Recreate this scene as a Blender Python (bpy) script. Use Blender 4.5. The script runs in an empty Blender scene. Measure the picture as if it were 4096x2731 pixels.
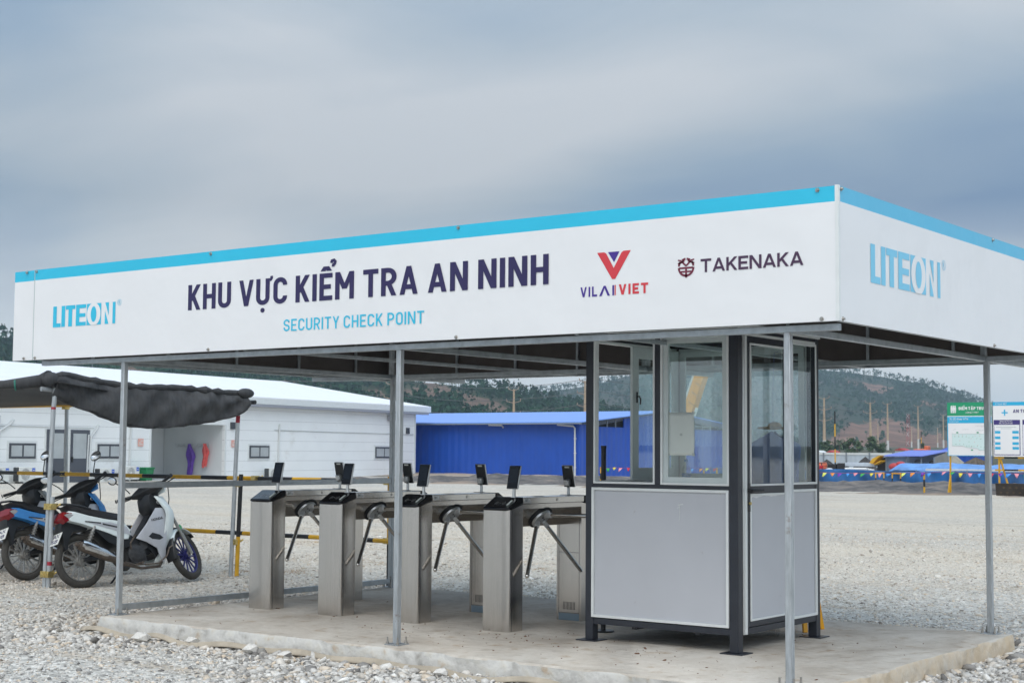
import bpy, bmesh, math, random
import numpy as np
from mathutils import Vector, Matrix
R = math.radians
SC = bpy.context.scene
COL = SC.collection
random.seed(7); rng = np.random.default_rng(7)

# ------------------------------------------------------------------ camera
cam = bpy.data.cameras.new('camera'); camo = bpy.data.objects.new('camera', cam); COL.objects.link(camo)
CP = Vector((3.568, -7.881, 1.324))
YAW, PITCH, ROLL = -0.638, 0.072, 0.007
w_ = Vector((math.sin(YAW)*math.cos(PITCH), math.cos(YAW)*math.cos(PITCH), math.sin(PITCH)))
r_ = Vector((math.cos(YAW), -math.sin(YAW), 0)); u_ = r_.cross(w_)
r2 = math.cos(ROLL)*r_ + math.sin(ROLL)*u_; u2 = -math.sin(ROLL)*r_ + math.cos(ROLL)*u_
m = Matrix((r2, u2, -w_)).transposed().to_4x4(); m.translation = CP
camo.matrix_world = m
cam.sensor_width = 36; cam.lens = 6065.5/4096*36; cam.clip_start = .1; cam.clip_end = 9000
cam.dof.use_dof = True; cam.dof.focus_distance = 9.6; cam.dof.aperture_fstop = 11
SC.camera = camo

# ------------------------------------------------------------------ world and sun (overcast)
SUN = Vector((.46, -.56, .80)).normalized()
EL = math.asin(SUN.z); AZ = math.atan2(SUN.x, SUN.y)
W = bpy.data.worlds.new('World'); SC.world = W; W.use_nodes = True
nt = W.node_tree; nt.nodes.clear()
def N(nt, t, **kw):
    n = nt.nodes.new(t)
    for k, v in kw.items():
        if k.startswith('i_'): n.inputs[int(k[2:])].default_value = v
        else: setattr(n, k, v)
    return n
def mth(nt, op, a, b=None, c=None):
    n = nt.nodes.new('ShaderNodeMath'); n.operation = op
    for i, x in enumerate((a, b, c)):
        if x is None: continue
        if isinstance(x, (int, float)): n.inputs[i].default_value = x
        else: nt.links.new(x, n.inputs[i])
    return n.outputs[0]
def ramp(nt, fac, stops):
    n = nt.nodes.new('ShaderNodeValToRGB'); e = n.color_ramp.elements
    while len(e) < len(stops): e.new(.5)
    for q, (p, c) in zip(e, stops): q.position = p; q.color = (*c, 1) if len(c) == 3 else c
    nt.links.new(fac, n.inputs[0]); return n.outputs[0]
def mixc(nt, fac, a, b, bt='MIX'):
    n = nt.nodes.new('ShaderNodeMix'); n.data_type = 'RGBA'; n.blend_type = bt
    for s, x in ((0, fac), (6, a), (7, b)):
        if isinstance(x, (int, float)): n.inputs[s].default_value = x
        elif isinstance(x, tuple): n.inputs[s].default_value = (*x, 1)
        else: nt.links.new(x, n.inputs[s])
    return n.outputs[2]
L = nt.links.new
tc = N(nt, 'ShaderNodeTexCoord'); sep = N(nt, 'ShaderNodeSeparateXYZ'); L(tc.outputs['Generated'], sep.inputs[0])
zz = mth(nt, 'ADD', mth(nt, 'MAXIMUM', sep.outputs[2], 0.0), .13)
cx = mth(nt, 'DIVIDE', sep.outputs[0], zz); cy = mth(nt, 'DIVIDE', sep.outputs[1], zz)
cmb = N(nt, 'ShaderNodeCombineXYZ'); L(cx, cmb.inputs[0]); L(cy, cmb.inputs[1])
mp = N(nt, 'ShaderNodeMapping'); mp.inputs['Rotation'].default_value = (0, 0, YAW-.15); mp.inputs['Scale'].default_value = (.62, .85, 1); mp.inputs['Location'].default_value = (3.1, .35, 0)
L(cmb.outputs[0], mp.inputs[0])
n1 = N(nt, 'ShaderNodeTexNoise'); n1.inputs['Scale'].default_value = .62; n1.inputs['Detail'].default_value = 3.5; n1.inputs['Roughness'].default_value = .5; n1.inputs['Distortion'].default_value = .5
L(mp.outputs[0], n1.inputs['Vector'])
n2 = N(nt, 'ShaderNodeTexNoise'); n2.inputs['Scale'].default_value = 2.1; n2.inputs['Detail'].default_value = 6; n2.inputs['Roughness'].default_value = .55; n2.inputs['Distortion'].default_value = .8
L(mp.outputs[0], n2.inputs['Vector'])
nn = mth(nt, 'ADD', mth(nt, 'MULTIPLY', n1.outputs[0], .84), mth(nt, 'MULTIPLY', n2.outputs[0], .16))
du = N(nt, 'ShaderNodeVectorMath', operation='DOT_PRODUCT'); L(tc.outputs['Generated'], du.inputs[0]); du.inputs[1].default_value = r_
for (u0, z0, su, sz, am) in ((-.16, .25, .09, .06, .075), (-.03, .17, .13, .05, .06), (.30, .21, .07, .05, -.075), (.18, .19, .10, .04, -.045), (-.33, .13, .08, .06, -.045), (-.30, .27, .05, .05, -.06), (.33, .30, .08, .03, .06), (-.24, .075, .10, .02, .05), (.27, .12, .08, .03, .05)):
    e1 = mth(nt, 'POWER', mth(nt, 'DIVIDE', mth(nt, 'SUBTRACT', du.outputs['Value'], u0), su), 2); e2 = mth(nt, 'POWER', mth(nt, 'DIVIDE', mth(nt, 'SUBTRACT', sep.outputs[2], z0), sz), 2)
    nn = mth(nt, 'ADD', nn, mth(nt, 'MULTIPLY', mth(nt, 'POWER', 2.718, mth(nt, 'MULTIPLY', mth(nt, 'ADD', e1, e2), -1.0)), am))
cl = ramp(nt, nn, [(.37, (.265, .395, .595)), (.47, (.395, .52, .665)), (.55, (.555, .645, .735)), (.64, (.73, .78, .835))])
hz = ramp(nt, sep.outputs[2], [(.0, (.95,)*3), (.05, (.85,)*3), (.095, (.42,)*3), (.16, (.0,)*3)])
cl = mixc(nt, hz, cl, (1.42, 1.47, 1.49))
dt = N(nt, 'ShaderNodeVectorMath', operation='DOT_PRODUCT'); L(tc.outputs['Generated'], dt.inputs[0]); dt.inputs[1].default_value = SUN
glow = mth(nt, 'POWER', mth(nt, 'MAXIMUM', dt.outputs['Value'], 0.0), 2.0)
gf = mth(nt, 'MULTIPLY', mth(nt, 'ADD', 1.0, mth(nt, 'MULTIPLY', glow, 1.55)), mth(nt, 'ADD', 1.0, mth(nt, 'MULTIPLY', mth(nt, 'MAXIMUM', sep.outputs[2], 0.0), 1.9)))
cl = mixc(nt, glow, cl, mixc(nt, 1.0, cl, (1.0, .945, .89), 'MULTIPLY'))
sc_ = N(nt, 'ShaderNodeVectorMath', operation='SCALE'); L(cl, sc_.inputs[0]); L(mth(nt, 'MULTIPLY', gf, 5.1), sc_.inputs['Scale'])
sky = N(nt, 'ShaderNodeTexSky'); sky.sky_type = 'NISHITA'; sky.sun_disc = False; sky.sun_elevation = EL; sky.sun_rotation = AZ; sky.air_density = 1; sky.dust_density = 3
fin = mixc(nt, .94, sky.outputs[0], sc_.outputs[0])
bg = N(nt, 'ShaderNodeBackground'); bg.inputs[1].default_value = .1; L(fin, bg.inputs[0])
wo = N(nt, 'ShaderNodeOutputWorld'); L(bg.outputs[0], wo.inputs[0])
sl = bpy.data.lights.new('sun', 'SUN'); sl.energy = .85; sl.angle = R(50); sl.color = (1, .93, .85)
so = bpy.data.objects.new('sun', sl); COL.objects.link(so); so.rotation_euler = (-SUN).to_track_quat('-Z', 'Y').to_euler(); so.location = (0, 0, 30)
SC.view_settings.view_transform = 'Standard'; SC.view_settings.look = 'None'; SC.view_settings.gamma = 1; SC.view_settings.exposure = .17
SC.view_settings.use_curve_mapping = False
SC.cycles.use_denoising = True; SC.cycles.max_bounces = 8; SC.cycles.transparent_max_bounces = 16

# ------------------------------------------------------------------ materials
def mat(name, col, rough=.6, metal=0, var=0, vs=4, bump=0, bs=60, stretch=None, spec=.5, col2=None, thr=None):
    M = bpy.data.materials.new(name); M.use_nodes = True; t = M.node_tree; b = t.nodes['Principled BSDF']
    b.inputs['Roughness'].default_value = rough; b.inputs['Metallic'].default_value = metal; b.inputs['Specular IOR Level'].default_value = spec
    b.inputs['Base Color'].default_value = (*col, 1)
    if var or bump:
        tc = N(t, 'ShaderNodeTexCoord'); vec = tc.outputs['Object']
        if stretch:
            mpn = N(t, 'ShaderNodeMapping'); mpn.inputs['Scale'].default_value = stretch; t.links.new(vec, mpn.inputs[0]); vec = mpn.outputs[0]
        if var:
            n = N(t, 'ShaderNodeTexNoise'); n.inputs['Scale'].default_value = vs; n.inputs['Detail'].default_value = 6; n.inputs['Roughness'].default_value = .62; t.links.new(vec, n.inputs['Vector'])
            if col2: c = ramp(t, n.outputs[0], [((thr or .5)-.07, col), ((thr or .5)+.07, col2)])
            else: c = ramp(t, n.outputs[0], [(.28, tuple(max(0, x*(1-var)) for x in col)), (.72, tuple(min(1, x*(1+var)) for x in col))])
            t.links.new(c, b.inputs['Base Color'])
            t.links.new(mth(t, 'ADD', rough-.06, mth(t, 'MULTIPLY', n.outputs[0], .14)), b.inputs['Roughness'])
        if bump:
            n = N(t, 'ShaderNodeTexNoise'); n.inputs['Scale'].default_value = bs; n.inputs['Detail'].default_value = 5; t.links.new(vec, n.inputs['Vector'])
            bn = N(t, 'ShaderNodeBump'); bn.inputs['Strength'].default_value = bump; bn.inputs['Distance'].default_value = .01
            t.links.new(n.outputs[0], bn.inputs['Height']); t.links.new(bn.outputs[0], b.inputs['Normal'])
    return M
def specks(M, scale, lo, hi, col):
    t = M.node_tree; b = t.nodes['Principled BSDF']; src = b.inputs['Base Color'].links[0].from_socket
    tc = N(t, 'ShaderNodeTexCoord'); n = N(t, 'ShaderNodeTexNoise'); n.inputs['Scale'].default_value = scale; n.inputs['Detail'].default_value = 6; n.inputs['Roughness'].default_value = .75; t.links.new(tc.outputs['Object'], n.inputs['Vector'])
    t.links.new(mixc(t, ramp(t, n.outputs[0], [(lo, (0,)*3), (hi, (.75,)*3)]), src, col), b.inputs['Base Color'])
def bsdf(M): return M.node_tree.nodes['Principled BSDF']
def glass(name, tint, ior=1.5, extra=0.0):
    M = bpy.data.materials.new(name); M.use_nodes = True; t = M.node_tree; t.nodes.clear()
    tr = N(t, 'ShaderNodeBsdfTransparent'); tr.inputs[0].default_value = (*tint, 1)
    gl = N(t, 'ShaderNodeBsdfGlossy'); gl.inputs['Roughness'].default_value = .015; gl.inputs[0].default_value = (.95, 1, 1, 1)
    fr = N(t, 'ShaderNodeFresnel'); fr.inputs[0].default_value = ior
    gb = N(t, 'ShaderNodeNewGeometry'); f = mth(t, 'MULTIPLY', mth(t, 'MINIMUM', mth(t, 'ADD', fr.outputs[0], extra), 1.0), mth(t, 'SUBTRACT', 1.0, gb.outputs['Backfacing']))
    mx = N(t, 'ShaderNodeMixShader'); t.links.new(f, mx.inputs[0]); t.links.new(tr.outputs[0], mx.inputs[1]); t.links.new(gl.outputs[0], mx.inputs[2])
    o = N(t, 'ShaderNodeOutputMaterial'); t.links.new(mx.outputs[0], o.inputs[0]); return M
def ribbed(name, col, period, axis=0, rough=.45, var=.06, dist=.02, spec=.5):
    M = mat(name, col, rough, 0, var, .6, spec=spec); t = M.node_tree; b = bsdf(M)
    tc = N(t, 'ShaderNodeTexCoord'); s = N(t, 'ShaderNodeSeparateXYZ'); t.links.new(tc.outputs['Object'], s.inputs[0])
    h = mth(t, 'SINE', mth(t, 'MULTIPLY', s.outputs[axis], 2*math.pi/period))
    bn = N(t, 'ShaderNodeBump'); bn.inputs['Strength'].default_value = 1; bn.inputs['Distance'].default_value = dist
    t.links.new(h, bn.inputs['Height']); t.links.new(bn.outputs[0], b.inputs['Normal']); return M
def seams(name, col, period, rough=.4, off=0.0):
    M = mat(name, col, rough, 0, .03, .8); t = M.node_tree; b = bsdf(M)
    src = b.inputs['Base Color'].links[0].from_socket
    tc = N(t, 'ShaderNodeTexCoord'); s = N(t, 'ShaderNodeSeparateXYZ'); t.links.new(tc.outputs['Object'], s.inputs[0])
    fr = mth(t, 'FRACT', mth(t, 'MULTIPLY', mth(t, 'ADD', s.outputs[2], off+10*period), 1/period))
    ln = mth(t, 'LESS_THAN', fr, .035)
    c = mixc(t, ln, src, tuple(x*.62 for x in col)); t.links.new(c, b.inputs['Base Color']); return M

M = {}
M['galv'] = mat('galvanised_steel', (.40, .43, .45), .42, .75, .2, 14, .05, 120)
M['galvw'] = mat('weathered_galvanised', (.44, .465, .48), .5, .55, .22, 9, .06, 90, stretch=(6, 6, 1))
M['bolt'] = mat('zinc_bolt', (.45, .43, .40), .35, 1)
M['clamp'] = mat('yellow_zinc_clamp', (.55, .42, .16), .35, .85, .3, 60)
M['black'] = mat('black_plastic', (.013, .014, .016), .42, 0, .2, 20)
M['gloss'] = mat('gloss_black_acrylic', (.008, .008, .01), .10, 0, spec=.28)
M['ss'] = mat('brushed_stainless', (.54, .515, .485), .2, 1, .10, 3, .015, 40, stretch=(60, 60, 1.2))
M['ssp'] = mat('polished_stainless', (.58, .56, .53), .2, 1, .05, 20)
M['ssd'] = mat('stainless_trim', (.20, .26, .31), .45, .6)
M['alu'] = mat('satin_aluminium', (.62, .63, .63), .35, .8, .04, 10)
M['trim'] = mat('white_aluminium_trim', (.72, .74, .73), .4, .1, .05, 8)
M['sash'] = mat('pale_window_sash', (.56, .61, .60), .4, .15, .05, 8)
M['navy'] = mat('dark_navy_steel', (.022, .025, .034), .38, 0, .2, 12, .03, 150)
M['panel'] = mat('grey_composite_panel', (.49, .50, .53), .42, 0, .035, 2.2)
M['peel'] = mat('white_film', (.72, .73, .73), .5)
M['glass'] = glass('window_glass', (.90, .95, .94), 1.5, .13)
M['glassd'] = glass('door_glass', (.92, .95, .95), 1.5, .09)
M['paper'] = mat('paper', (.62, .66, .62), .8, 0, .05, 6)
M['tape'] = mat('tape', (.42, .46, .43), .5)
M['white'] = mat('white_vinyl', (.78, .78, .785), .38, 0, .012, 3)
M['cyan'] = mat('cyan_vinyl', (.03, .49, .70), .36, 0, .04, 6)
M['ink'] = mat('indigo_vinyl', (.026, .019, .085), .4)
M['red'] = mat('red_vinyl', (.62, .045, .06), .4)
M['violet'] = mat('violet_vinyl', (.06, .025, .25), .4)
M['maroon'] = mat('maroon_vinyl', (.16, .018, .045), .4)
M['taken'] = mat('plum_vinyl', (.065, .03, .07), .4)
M['back'] = mat('banner_back', (.095, .080, .073), .8, 0, .2, 5)
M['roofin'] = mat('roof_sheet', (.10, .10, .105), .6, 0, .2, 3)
M['pwhite'] = mat('white_bike_paint', (.72, .78, .77), .2, 0, .03, 20)
M['pblue'] = mat('blue_bike_paint', (.05, .25, .62), .2, 0, .05, 20)
M['pdark'] = mat('grey_bike_paint', (.30, .31, .30), .3, 0, .05, 20)
M['psil'] = mat('silver_plastic', (.52, .53, .56), .34, .25, .06, 15)
M['seat'] = mat('seat_vinyl', (.016, .016, .018), .5, 0, .2, 40, .1, 200)
M['tyre'] = mat('dusty_tyre', (.05, .046, .04), .85, 0, .3, 30, .3, 120)
M['rim'] = mat('cast_rim', (.36, .35, .33), .4, .7, .2, 40)
M['rimblue'] = mat('blue_rim', (.03, .03, .15), .35, .2, .1, 30)
M['engine'] = mat('engine_metal', (.06, .06, .062), .55, .5, .4, 30, .2, 80)
M['chrome'] = mat('scuffed_chrome', (.6, .6, .6), .16, 1, .1, 30)
M['rust'] = mat('rusty_pipe', (.13, .105, .085), .55, .6, .4, 40)
M['lensr'] = mat('red_lens', (.19, .006, .012), .12)
M['lensc'] = mat('clear_lens', (.45, .43, .42), .12, .3)
M['mirror'] = mat('mirror_glass', (.72, .74, .76), .03, 1)
M['plate'] = mat('number_plate', (.66, .66, .62), .4, 0, .05, 30)
M['sgreen'] = mat('green_sticker', (.05, .36, .12), .5)
M['net'] = mat('black_shade_net', (.062, .063, .066), .9, 0, .30, 5, .4, 60, stretch=(6, 6, .7))
_t = M['net'].node_tree; _tr = N(_t, 'ShaderNodeBsdfTransparent'); _mx = N(_t, 'ShaderNodeMixShader'); _mx.inputs[0].default_value = .16
_t.links.new(bsdf(M['net']).outputs[0], _mx.inputs[1]); _t.links.new(_tr.outputs[0], _mx.inputs[2]); _t.links.new(_mx.outputs[0], _t.nodes['Material Output'].inputs[0])
M['netg'] = mat('green_net_edge', (.03, .16, .12), .8)
M['yel'] = mat('yellow_paint', (.66, .36, .018), .45, 0, .14, 12)
M['blk'] = mat('black_paint', (.012, .012, .014), .45, 0, .2, 12)
M['redp'] = mat('red_paint_mark', (.35, .02, .04), .6)
M['wall'] = seams('white_sandwich_panel', (.83, .845, .84), .5, off=.06)
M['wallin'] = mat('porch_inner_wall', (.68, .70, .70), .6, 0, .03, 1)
M['roofw'] = ribbed('white_roof_sheet', (.83, .84, .85), .33, 1, .4, .03, .008)
M['gutter'] = mat('grey_gutter', (.30, .31, .35), .5)
M['wframe'] = mat('charcoal_window_frame', (.055, .06, .072), .5)
M['wpane'] = mat('frosted_pane', (.42, .445, .45), .12, 0, .12, 1.5)
M['doorp'] = mat('charcoal_door', (.075, .082, .10), .5, 0, .05, 2)
M['ac'] = mat('ivory_casing', (.68, .69, .66), .5, 0, .03, 6)
M['acg'] = mat('grille_grey', (.30, .31, .31), .6)
M['badge'] = mat('blue_badge', (.02, .11, .55), .5)
M['acd'] = mat('ac_fin', (.04, .045, .05), .6)
M['bin'] = mat('green_plastic', (.01, .20, .07), .45, 0, .08, 8)
M['rainp'] = mat('purple_raincoat', (.15, .06, .42), .35, 0, .3, 9, .4, 14)
M['rainr'] = mat('coral_raincoat', (.70, .10, .09), .35, 0, .3, 9, .4, 14)
M['conduit'] = mat('grey_conduit', (.60, .62, .62), .6)
M['orange'] = mat('orange_sign', (.74, .38, .32), .5)
M['bwall'] = ribbed('blue_cladding', (.010, .075, .42), .5, 0, .4, .10, .010)
M['bwall2'] = ribbed('blue_cladding_end', (.012, .077, .42), .5, 1, .4, .14, .012)
M['broof'] = ribbed('blue_roof_sheet', (.17, .33, .80), .5, 0, .35, .05, .006)
M['dark'] = mat('dark_parts_and_shade', (.02, .02, .022), .8)  # near black for dark parts, and for painted shade in the warehouse gable
M['conc'] = mat('concrete', (.40, .385, .36), .8, 0, .14, 1.3, .2, 40)
M['pole'] = mat('concrete_pole', (.46, .34, .235), .8, 0, .12, 2)
M['polew'] = mat('pale_pole_foot', (.60, .60, .58), .8)
M['cable'] = mat('cable', (.13, .13, .13), .6)
M['ins'] = mat('insulator', (.35, .27, .22), .4)
M['hoard'] = ribbed('pale_hoarding', (.50, .56, .62), .4, 0, .5, .05, .01)
M['hpost'] = mat('hoarding_post', (.22, .25, .28), .6)
M['dirtm'] = mat('dark_spoil', (.055, .05, .048), .95, 0, .4, 3, .8, 6)
M['dirtb'] = mat('brown_spoil', (.10, .078, .06), .95, 0, .5, 2.5, .8, 6)
M['sand'] = mat('sand_heap', (.30, .28, .235), .95, 0, .12, 2, .6, 8)
M['tarp'] = mat('blue_tarpaulin', (.13, .29, .62), .45, 0, .35, 1.6, .9, 2.5)
M['studm'] = mat('plate_stud', (.085, .06, .035), .6, .3)
M['bnet'] = mat('blue_netting', (.012, .095, .27), .6, 0, .8, .9, .5, 3, stretch=(1, 1, .35))
M['orangem'] = mat('orange_plastic', (.62, .15, .07), .5, 0, .1, 5)
M['redm'] = mat('red_cloth', (.42, .05, .05), .7, 0, .2, 5)
M['sack'] = mat('white_sack', (.62, .63, .64), .8, 0, .1, 4)
M['hutw'] = mat('hut_sheet', (.16, .22, .30), .6, 0, .35, 1)
M['hutg'] = mat('hut_side', (.24, .23, .21), .7, 0, .2, 1)
M['hutr'] = ribbed('hut_roof', (.16, .22, .66), .25, 0, .4, .06, .01)
M['leaf'] = mat('foliage', (.045, .085, .03), .7)
M['leafp'] = mat('palm_foliage', (.04, .075, .03), .7)
M['trunk'] = mat('bark', (.16, .12, .09), .9, 0, .2, 6)
M['sgrn'] = mat('sign_green', (.012, .29, .135), .45)
M['scy'] = mat('sign_cyan', (.02, .40, .66), .45)
M['sind'] = mat('sign_indigo', (.045, .03, .17), .45)
M['smap'] = mat('sign_map_tint', (.60, .74, .73), .5)
M['sgr'] = mat('sign_grey_line', (.45, .50, .50), .5)
M['strw'] = mat('straw', (.42, .28, .12), .85, 0, .2, 40, .3, 80)
M['jacket'] = mat('blue_cloth', (.14, .20, .42), .8, 0, .2, 8, .5, 14)
M['clearp'] = glass('clear_plastic', (.88, .88, .88), 1.35, .08)
M['caps'] = mat('bottle_label', (.03, .20, .50), .4)
M['stool'] = mat('orange_yellow_plastic', (.80, .38, .01), .4)
M['steelp'] = mat('dark_chequer_plate', (.045, .036, .03), .6, .2, .3, 3)
M['cranep'] = mat('crane_yellow', (.85, .36, .03), .45, 0, .06, 2)
M['geo'] = mat('geotextile', (.40, .345, .27), .9, 0, .2, 8, .3, 25)

specks(M['panel'], 16, .66, .74, (.24, .21, .18)); specks(M['galvw'], 9, .60, .72, (.20, .125, .085)); specks(M['galv'], 6, .64, .76, (.20, .13, .09)); specks(M['wall'], .55, .60, .80, (.60, .59, .55)); specks(M['pwhite'], 30, .62, .72, (.35, .31, .26))
def island(M_, lo, hi, hue=None):
    t = M_.node_tree; b = bsdf(M_); g = N(t, 'ShaderNodeNewGeometry')
    st = [(0, lo), (1, hi)] if not hue else [(0, lo), (.45, hue), (1, hi)]
    c = ramp(t, g.outputs['Random Per Island'], st); t.links.new(c, b.inputs['Base Color'])
island(M['leaf'], (.022, .05, .018), (.075, .12, .045))
island(M['leafp'], (.025, .05, .02), (.06, .10, .04))

# fascia banner: white with a cyan band along the top edge
def banner(name, white, cyan):
    B = mat(name, white, .36, 0); t = B.node_tree; b = bsdf(B)
    g = N(t, 'ShaderNodeNewGeometry'); s = N(t, 'ShaderNodeSeparateXYZ'); t.links.new(g.outputs['Position'], s.inputs[0])
    nz = N(t, 'ShaderNodeTexNoise'); nz.inputs['Scale'].default_value = 2.2; nz.inputs['Detail'].default_value = 3; t.links.new(g.outputs['Position'], nz.inputs['Vector'])
    wv = ramp(t, nz.outputs[0], [(.3, tuple(x*.975 for x in white)), (.7, white)])
    k = mth(t, 'GREATER_THAN', s.outputs[2], 2.738)
    t.links.new(mixc(t, k, wv, cyan), b.inputs['Base Color'])
    bn = N(t, 'ShaderNodeBump'); bn.inputs['Strength'].default_value = .5; bn.inputs['Distance'].default_value = .03
    t.links.new(nz.outputs[0], bn.inputs['Height']); t.links.new(bn.outputs[0], b.inputs['Normal']); return B
M['banner'] = banner('printed_banner', (.78, .78, .785), (.03, .49, .70))
M['bannerr'] = banner('printed_banner_side_sheen', (.78, .78, .785), (.11, .48, .70))  # cyan band lightened: grazing sky sheen painted into the side colour
M['cyan_sheen'] = mat('cyan_vinyl_sheen', (.20, .56, .76), .36)  # side logo cyan with the same sky glare mixed into the colour

# ------------------------------------------------------------------ mesh helper
ORG = {}
class MB:
    def __init__(s): s.v = []; s.f = []; s.mi = []; s.tf = None
    def add(s, vs, fs, mi=0):
        o = len(s.v)
        vs = [Vector(v) for v in vs]
        if s.tf: vs = [s.tf @ v for v in vs]
        s.v += vs
        for f in fs: s.f.append([i+o for i in f]); s.mi.append(mi)
    def box(s, a, b, mi=0):
        x0, y0, z0 = a; x1, y1, z1 = b
        s.add([(x0,y0,z0),(x1,y0,z0),(x1,y1,z0),(x0,y1,z0),(x0,y0,z1),(x1,y0,z1),(x1,y1,z1),(x0,y1,z1)],
              [(0,3,2,1),(4,5,6,7),(0,1,5,4),(1,2,6,5),(2,3,7,6),(3,0,4,7)], mi)
    def obox(s, c, ax, ay, az, hx, hy, hz, mi=0):
        c, ax, ay, az = (Vector(q) for q in (c, ax, ay, az)); vs = []
        for k in (-1, 1):
            for (i, j) in ((-1,-1),(1,-1),(1,1),(-1,1)): vs.append(c+ax*hx*i+ay*hy*j+az*hz*k)
        s.add(vs, [(0,3,2,1),(4,5,6,7),(0,1,5,4),(1,2,6,5),(2,3,7,6),(3,0,4,7)], mi)
    def beam(s, p, q, w, h=None, up=(0,0,1), mi=0):
        p, q = Vector(p), Vector(q); d = (q-p); l = d.length; d = d/l; up = Vector(up)
        if abs(d.dot(up)) > .99: up = Vector((0, 1, 0))
        x = d.cross(up).normalized(); y = x.cross(d); s.obox((p+q)/2, d, x, y, l/2, w/2, (h or w)/2, mi)
    def tube(s, p, q, r, r1=None, n=10, mi=0, caps=True):
        s.path([p, q], [r, r if r1 is None else r1], n, mi, caps)
    def path(s, pts, r, n=8, mi=0, caps=True):
        pts = [Vector(p) for p in pts]; rs = r if isinstance(r, (list, tuple)) else [r]*len(pts)
        vs = []; ref = None
        for i, p in enumerate(pts):
            d = (pts[min(i+1, len(pts)-1)] - pts[max(i-1, 0)]).normalized()
            if ref is None:
                ref = Vector((0, 0, 1)) if abs(d.z) < .9 else Vector((1, 0, 0))
            x = d.cross(ref).normalized(); y = x.cross(d).normalized(); ref = y
            for k in range(n):
                a = 2*math.pi*k/n; vs.append(p + (x*math.cos(a) + y*math.sin(a))*rs[i])
        fs = []
        for i in range(len(pts)-1):
            for k in range(n): fs.append((i*n+k, i*n+(k+1)%n, (i+1)*n+(k+1)%n, (i+1)*n+k))
        if caps: fs += [tuple(range(n))[::-1], tuple(range((len(pts)-1)*n, len(pts)*n))]
        s.add(vs, fs, mi)
    def prism(s, poly, vec, mi=0):
        n = len(poly); a = [Vector(p) for p in poly]; b = [p+Vector(vec) for p in a]
        s.add(a+b, [tuple(range(n))[::-1], tuple(range(n, 2*n))]+[(i, (i+1)%n, n+(i+1)%n, n+i) for i in range(n)], mi)
    def loft(s, rings, mi=0, caps=True):
        n = len(rings[0]); vs = [p for r in rings for p in r]; fs = []
        for i in range(len(rings)-1):
            for k in range(n): fs.append((i*n+k, i*n+(k+1)%n, (i+1)*n+(k+1)%n, (i+1)*n+k))
        if caps: fs += [tuple(range(n))[::-1], tuple(range((len(rings)-1)*n, len(rings)*n))]
        s.add(vs, fs, mi)
    def xz(s, out, y0, y1, inset=.0, mi=0):
        """side outline (x,z) thickened in y with soft shoulders"""
        cxx = sum(p[0] for p in out)/len(out); czz = sum(p[1] for p in out)/len(out)
        def ring(y, k): return [(cxx+(p[0]-cxx)*(1-k), y, czz+(p[1]-czz)*(1-k)) for p in out]
        e = (y1-y0)*.22
        s.loft([ring(y0, inset), ring(y0+e, 0), ring(y1-e, 0), ring(y1, inset)], mi)
    def ell(s, c, rx, ry, rz, n=14, m_=8, mi=0, axes=None):
        c = Vector(c); ax = axes or (Vector((1,0,0)), Vector((0,1,0)), Vector((0,0,1))); vs = []; fs = []
        for i in range(m_+1):
            t = math.pi*i/m_
            for k in range(n):
                a = 2*math.pi*k/n
                vs.append(c+ax[0]*rx*math.sin(t)*math.cos(a)+ax[1]*ry*math.sin(t)*math.sin(a)+ax[2]*rz*math.cos(t))
        for i in range(m_):
            for k in range(n): fs.append((i*n+k, i*n+(k+1)%n, (i+1)*n+(k+1)%n, (i+1)*n+k))
        s.add(vs, fs, mi)
    def torus(s, c, axis, Rr, r, nR=36, nr=8, mi=0, sq=1.0):
        c = Vector(c); a = Vector(axis).normalized(); x = a.orthogonal().normalized(); y = a.cross(x); vs = []; fs = []
        for i in range(nR):
            t = 2*math.pi*i/nR; e = x*math.cos(t)+y*math.sin(t)
            for k in range(nr):
                p = 2*math.pi*k/nr; vs.append(c+e*(Rr+r*math.cos(p))+a*r*sq*math.sin(p))
        for i in range(nR):
            for k in range(nr): fs.append((i*nr+k, i*nr+(k+1)%nr, ((i+1)%nR)*nr+(k+1)%nr, ((i+1)%nR)*nr+k))
        s.add(vs, fs, mi)
    def flat(s, poly, mi=0): s.add(poly, [tuple(range(len(poly)))], mi)
    def grid(s, fn, nu, nv, mi=0):
        s.add([fn(i/nu, j/nv) for j in range(nv+1) for i in range(nu+1)],
              [(j*(nu+1)+i, j*(nu+1)+i+1, (j+1)*(nu+1)+i+1, (j+1)*(nu+1)+i) for j in range(nv) for i in range(nu)], mi)
    def build(s, name, mats, parent=None, local=False, bevel=0, ang=38, recalc=True, solid=0):
        me = bpy.data.meshes.new(name)
        o0 = Vector((0,0,0))
        if parent is not None and not local: o0 = ORG.get(parent.name, o0)
        me.from_pydata([tuple(v-o0) for v in s.v], [], s.f)
        if not isinstance(mats, (list, tuple)): mats = [mats]
        for q in mats: me.materials.append(q)
        if len(mats) > 1: me.polygons.foreach_set('material_index', s.mi)
        if recalc:
            bm = bmesh.new(); bm.from_mesh(me); bmesh.ops.recalc_face_normals(bm, faces=bm.faces); bm.to_mesh(me); bm.free()
        me.polygons.foreach_set('use_smooth', [True]*len(me.polygons)); me.set_sharp_from_angle(angle=R(ang))
        o = bpy.data.objects.new(name, me); COL.objects.link(o)
        if parent is not None: o.parent = parent; ORG[o.name] = o0
        if bevel:
            b = o.modifiers.new('bevel', 'BEVEL'); b.width = bevel; b.segments = 2; b.limit_method = 'ANGLE'; b.angle_limit = R(40)
        if solid:
            b = o.modifiers.new('solid', 'SOLIDIFY'); b.thickness = solid; b.offset = 0
        return o
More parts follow.
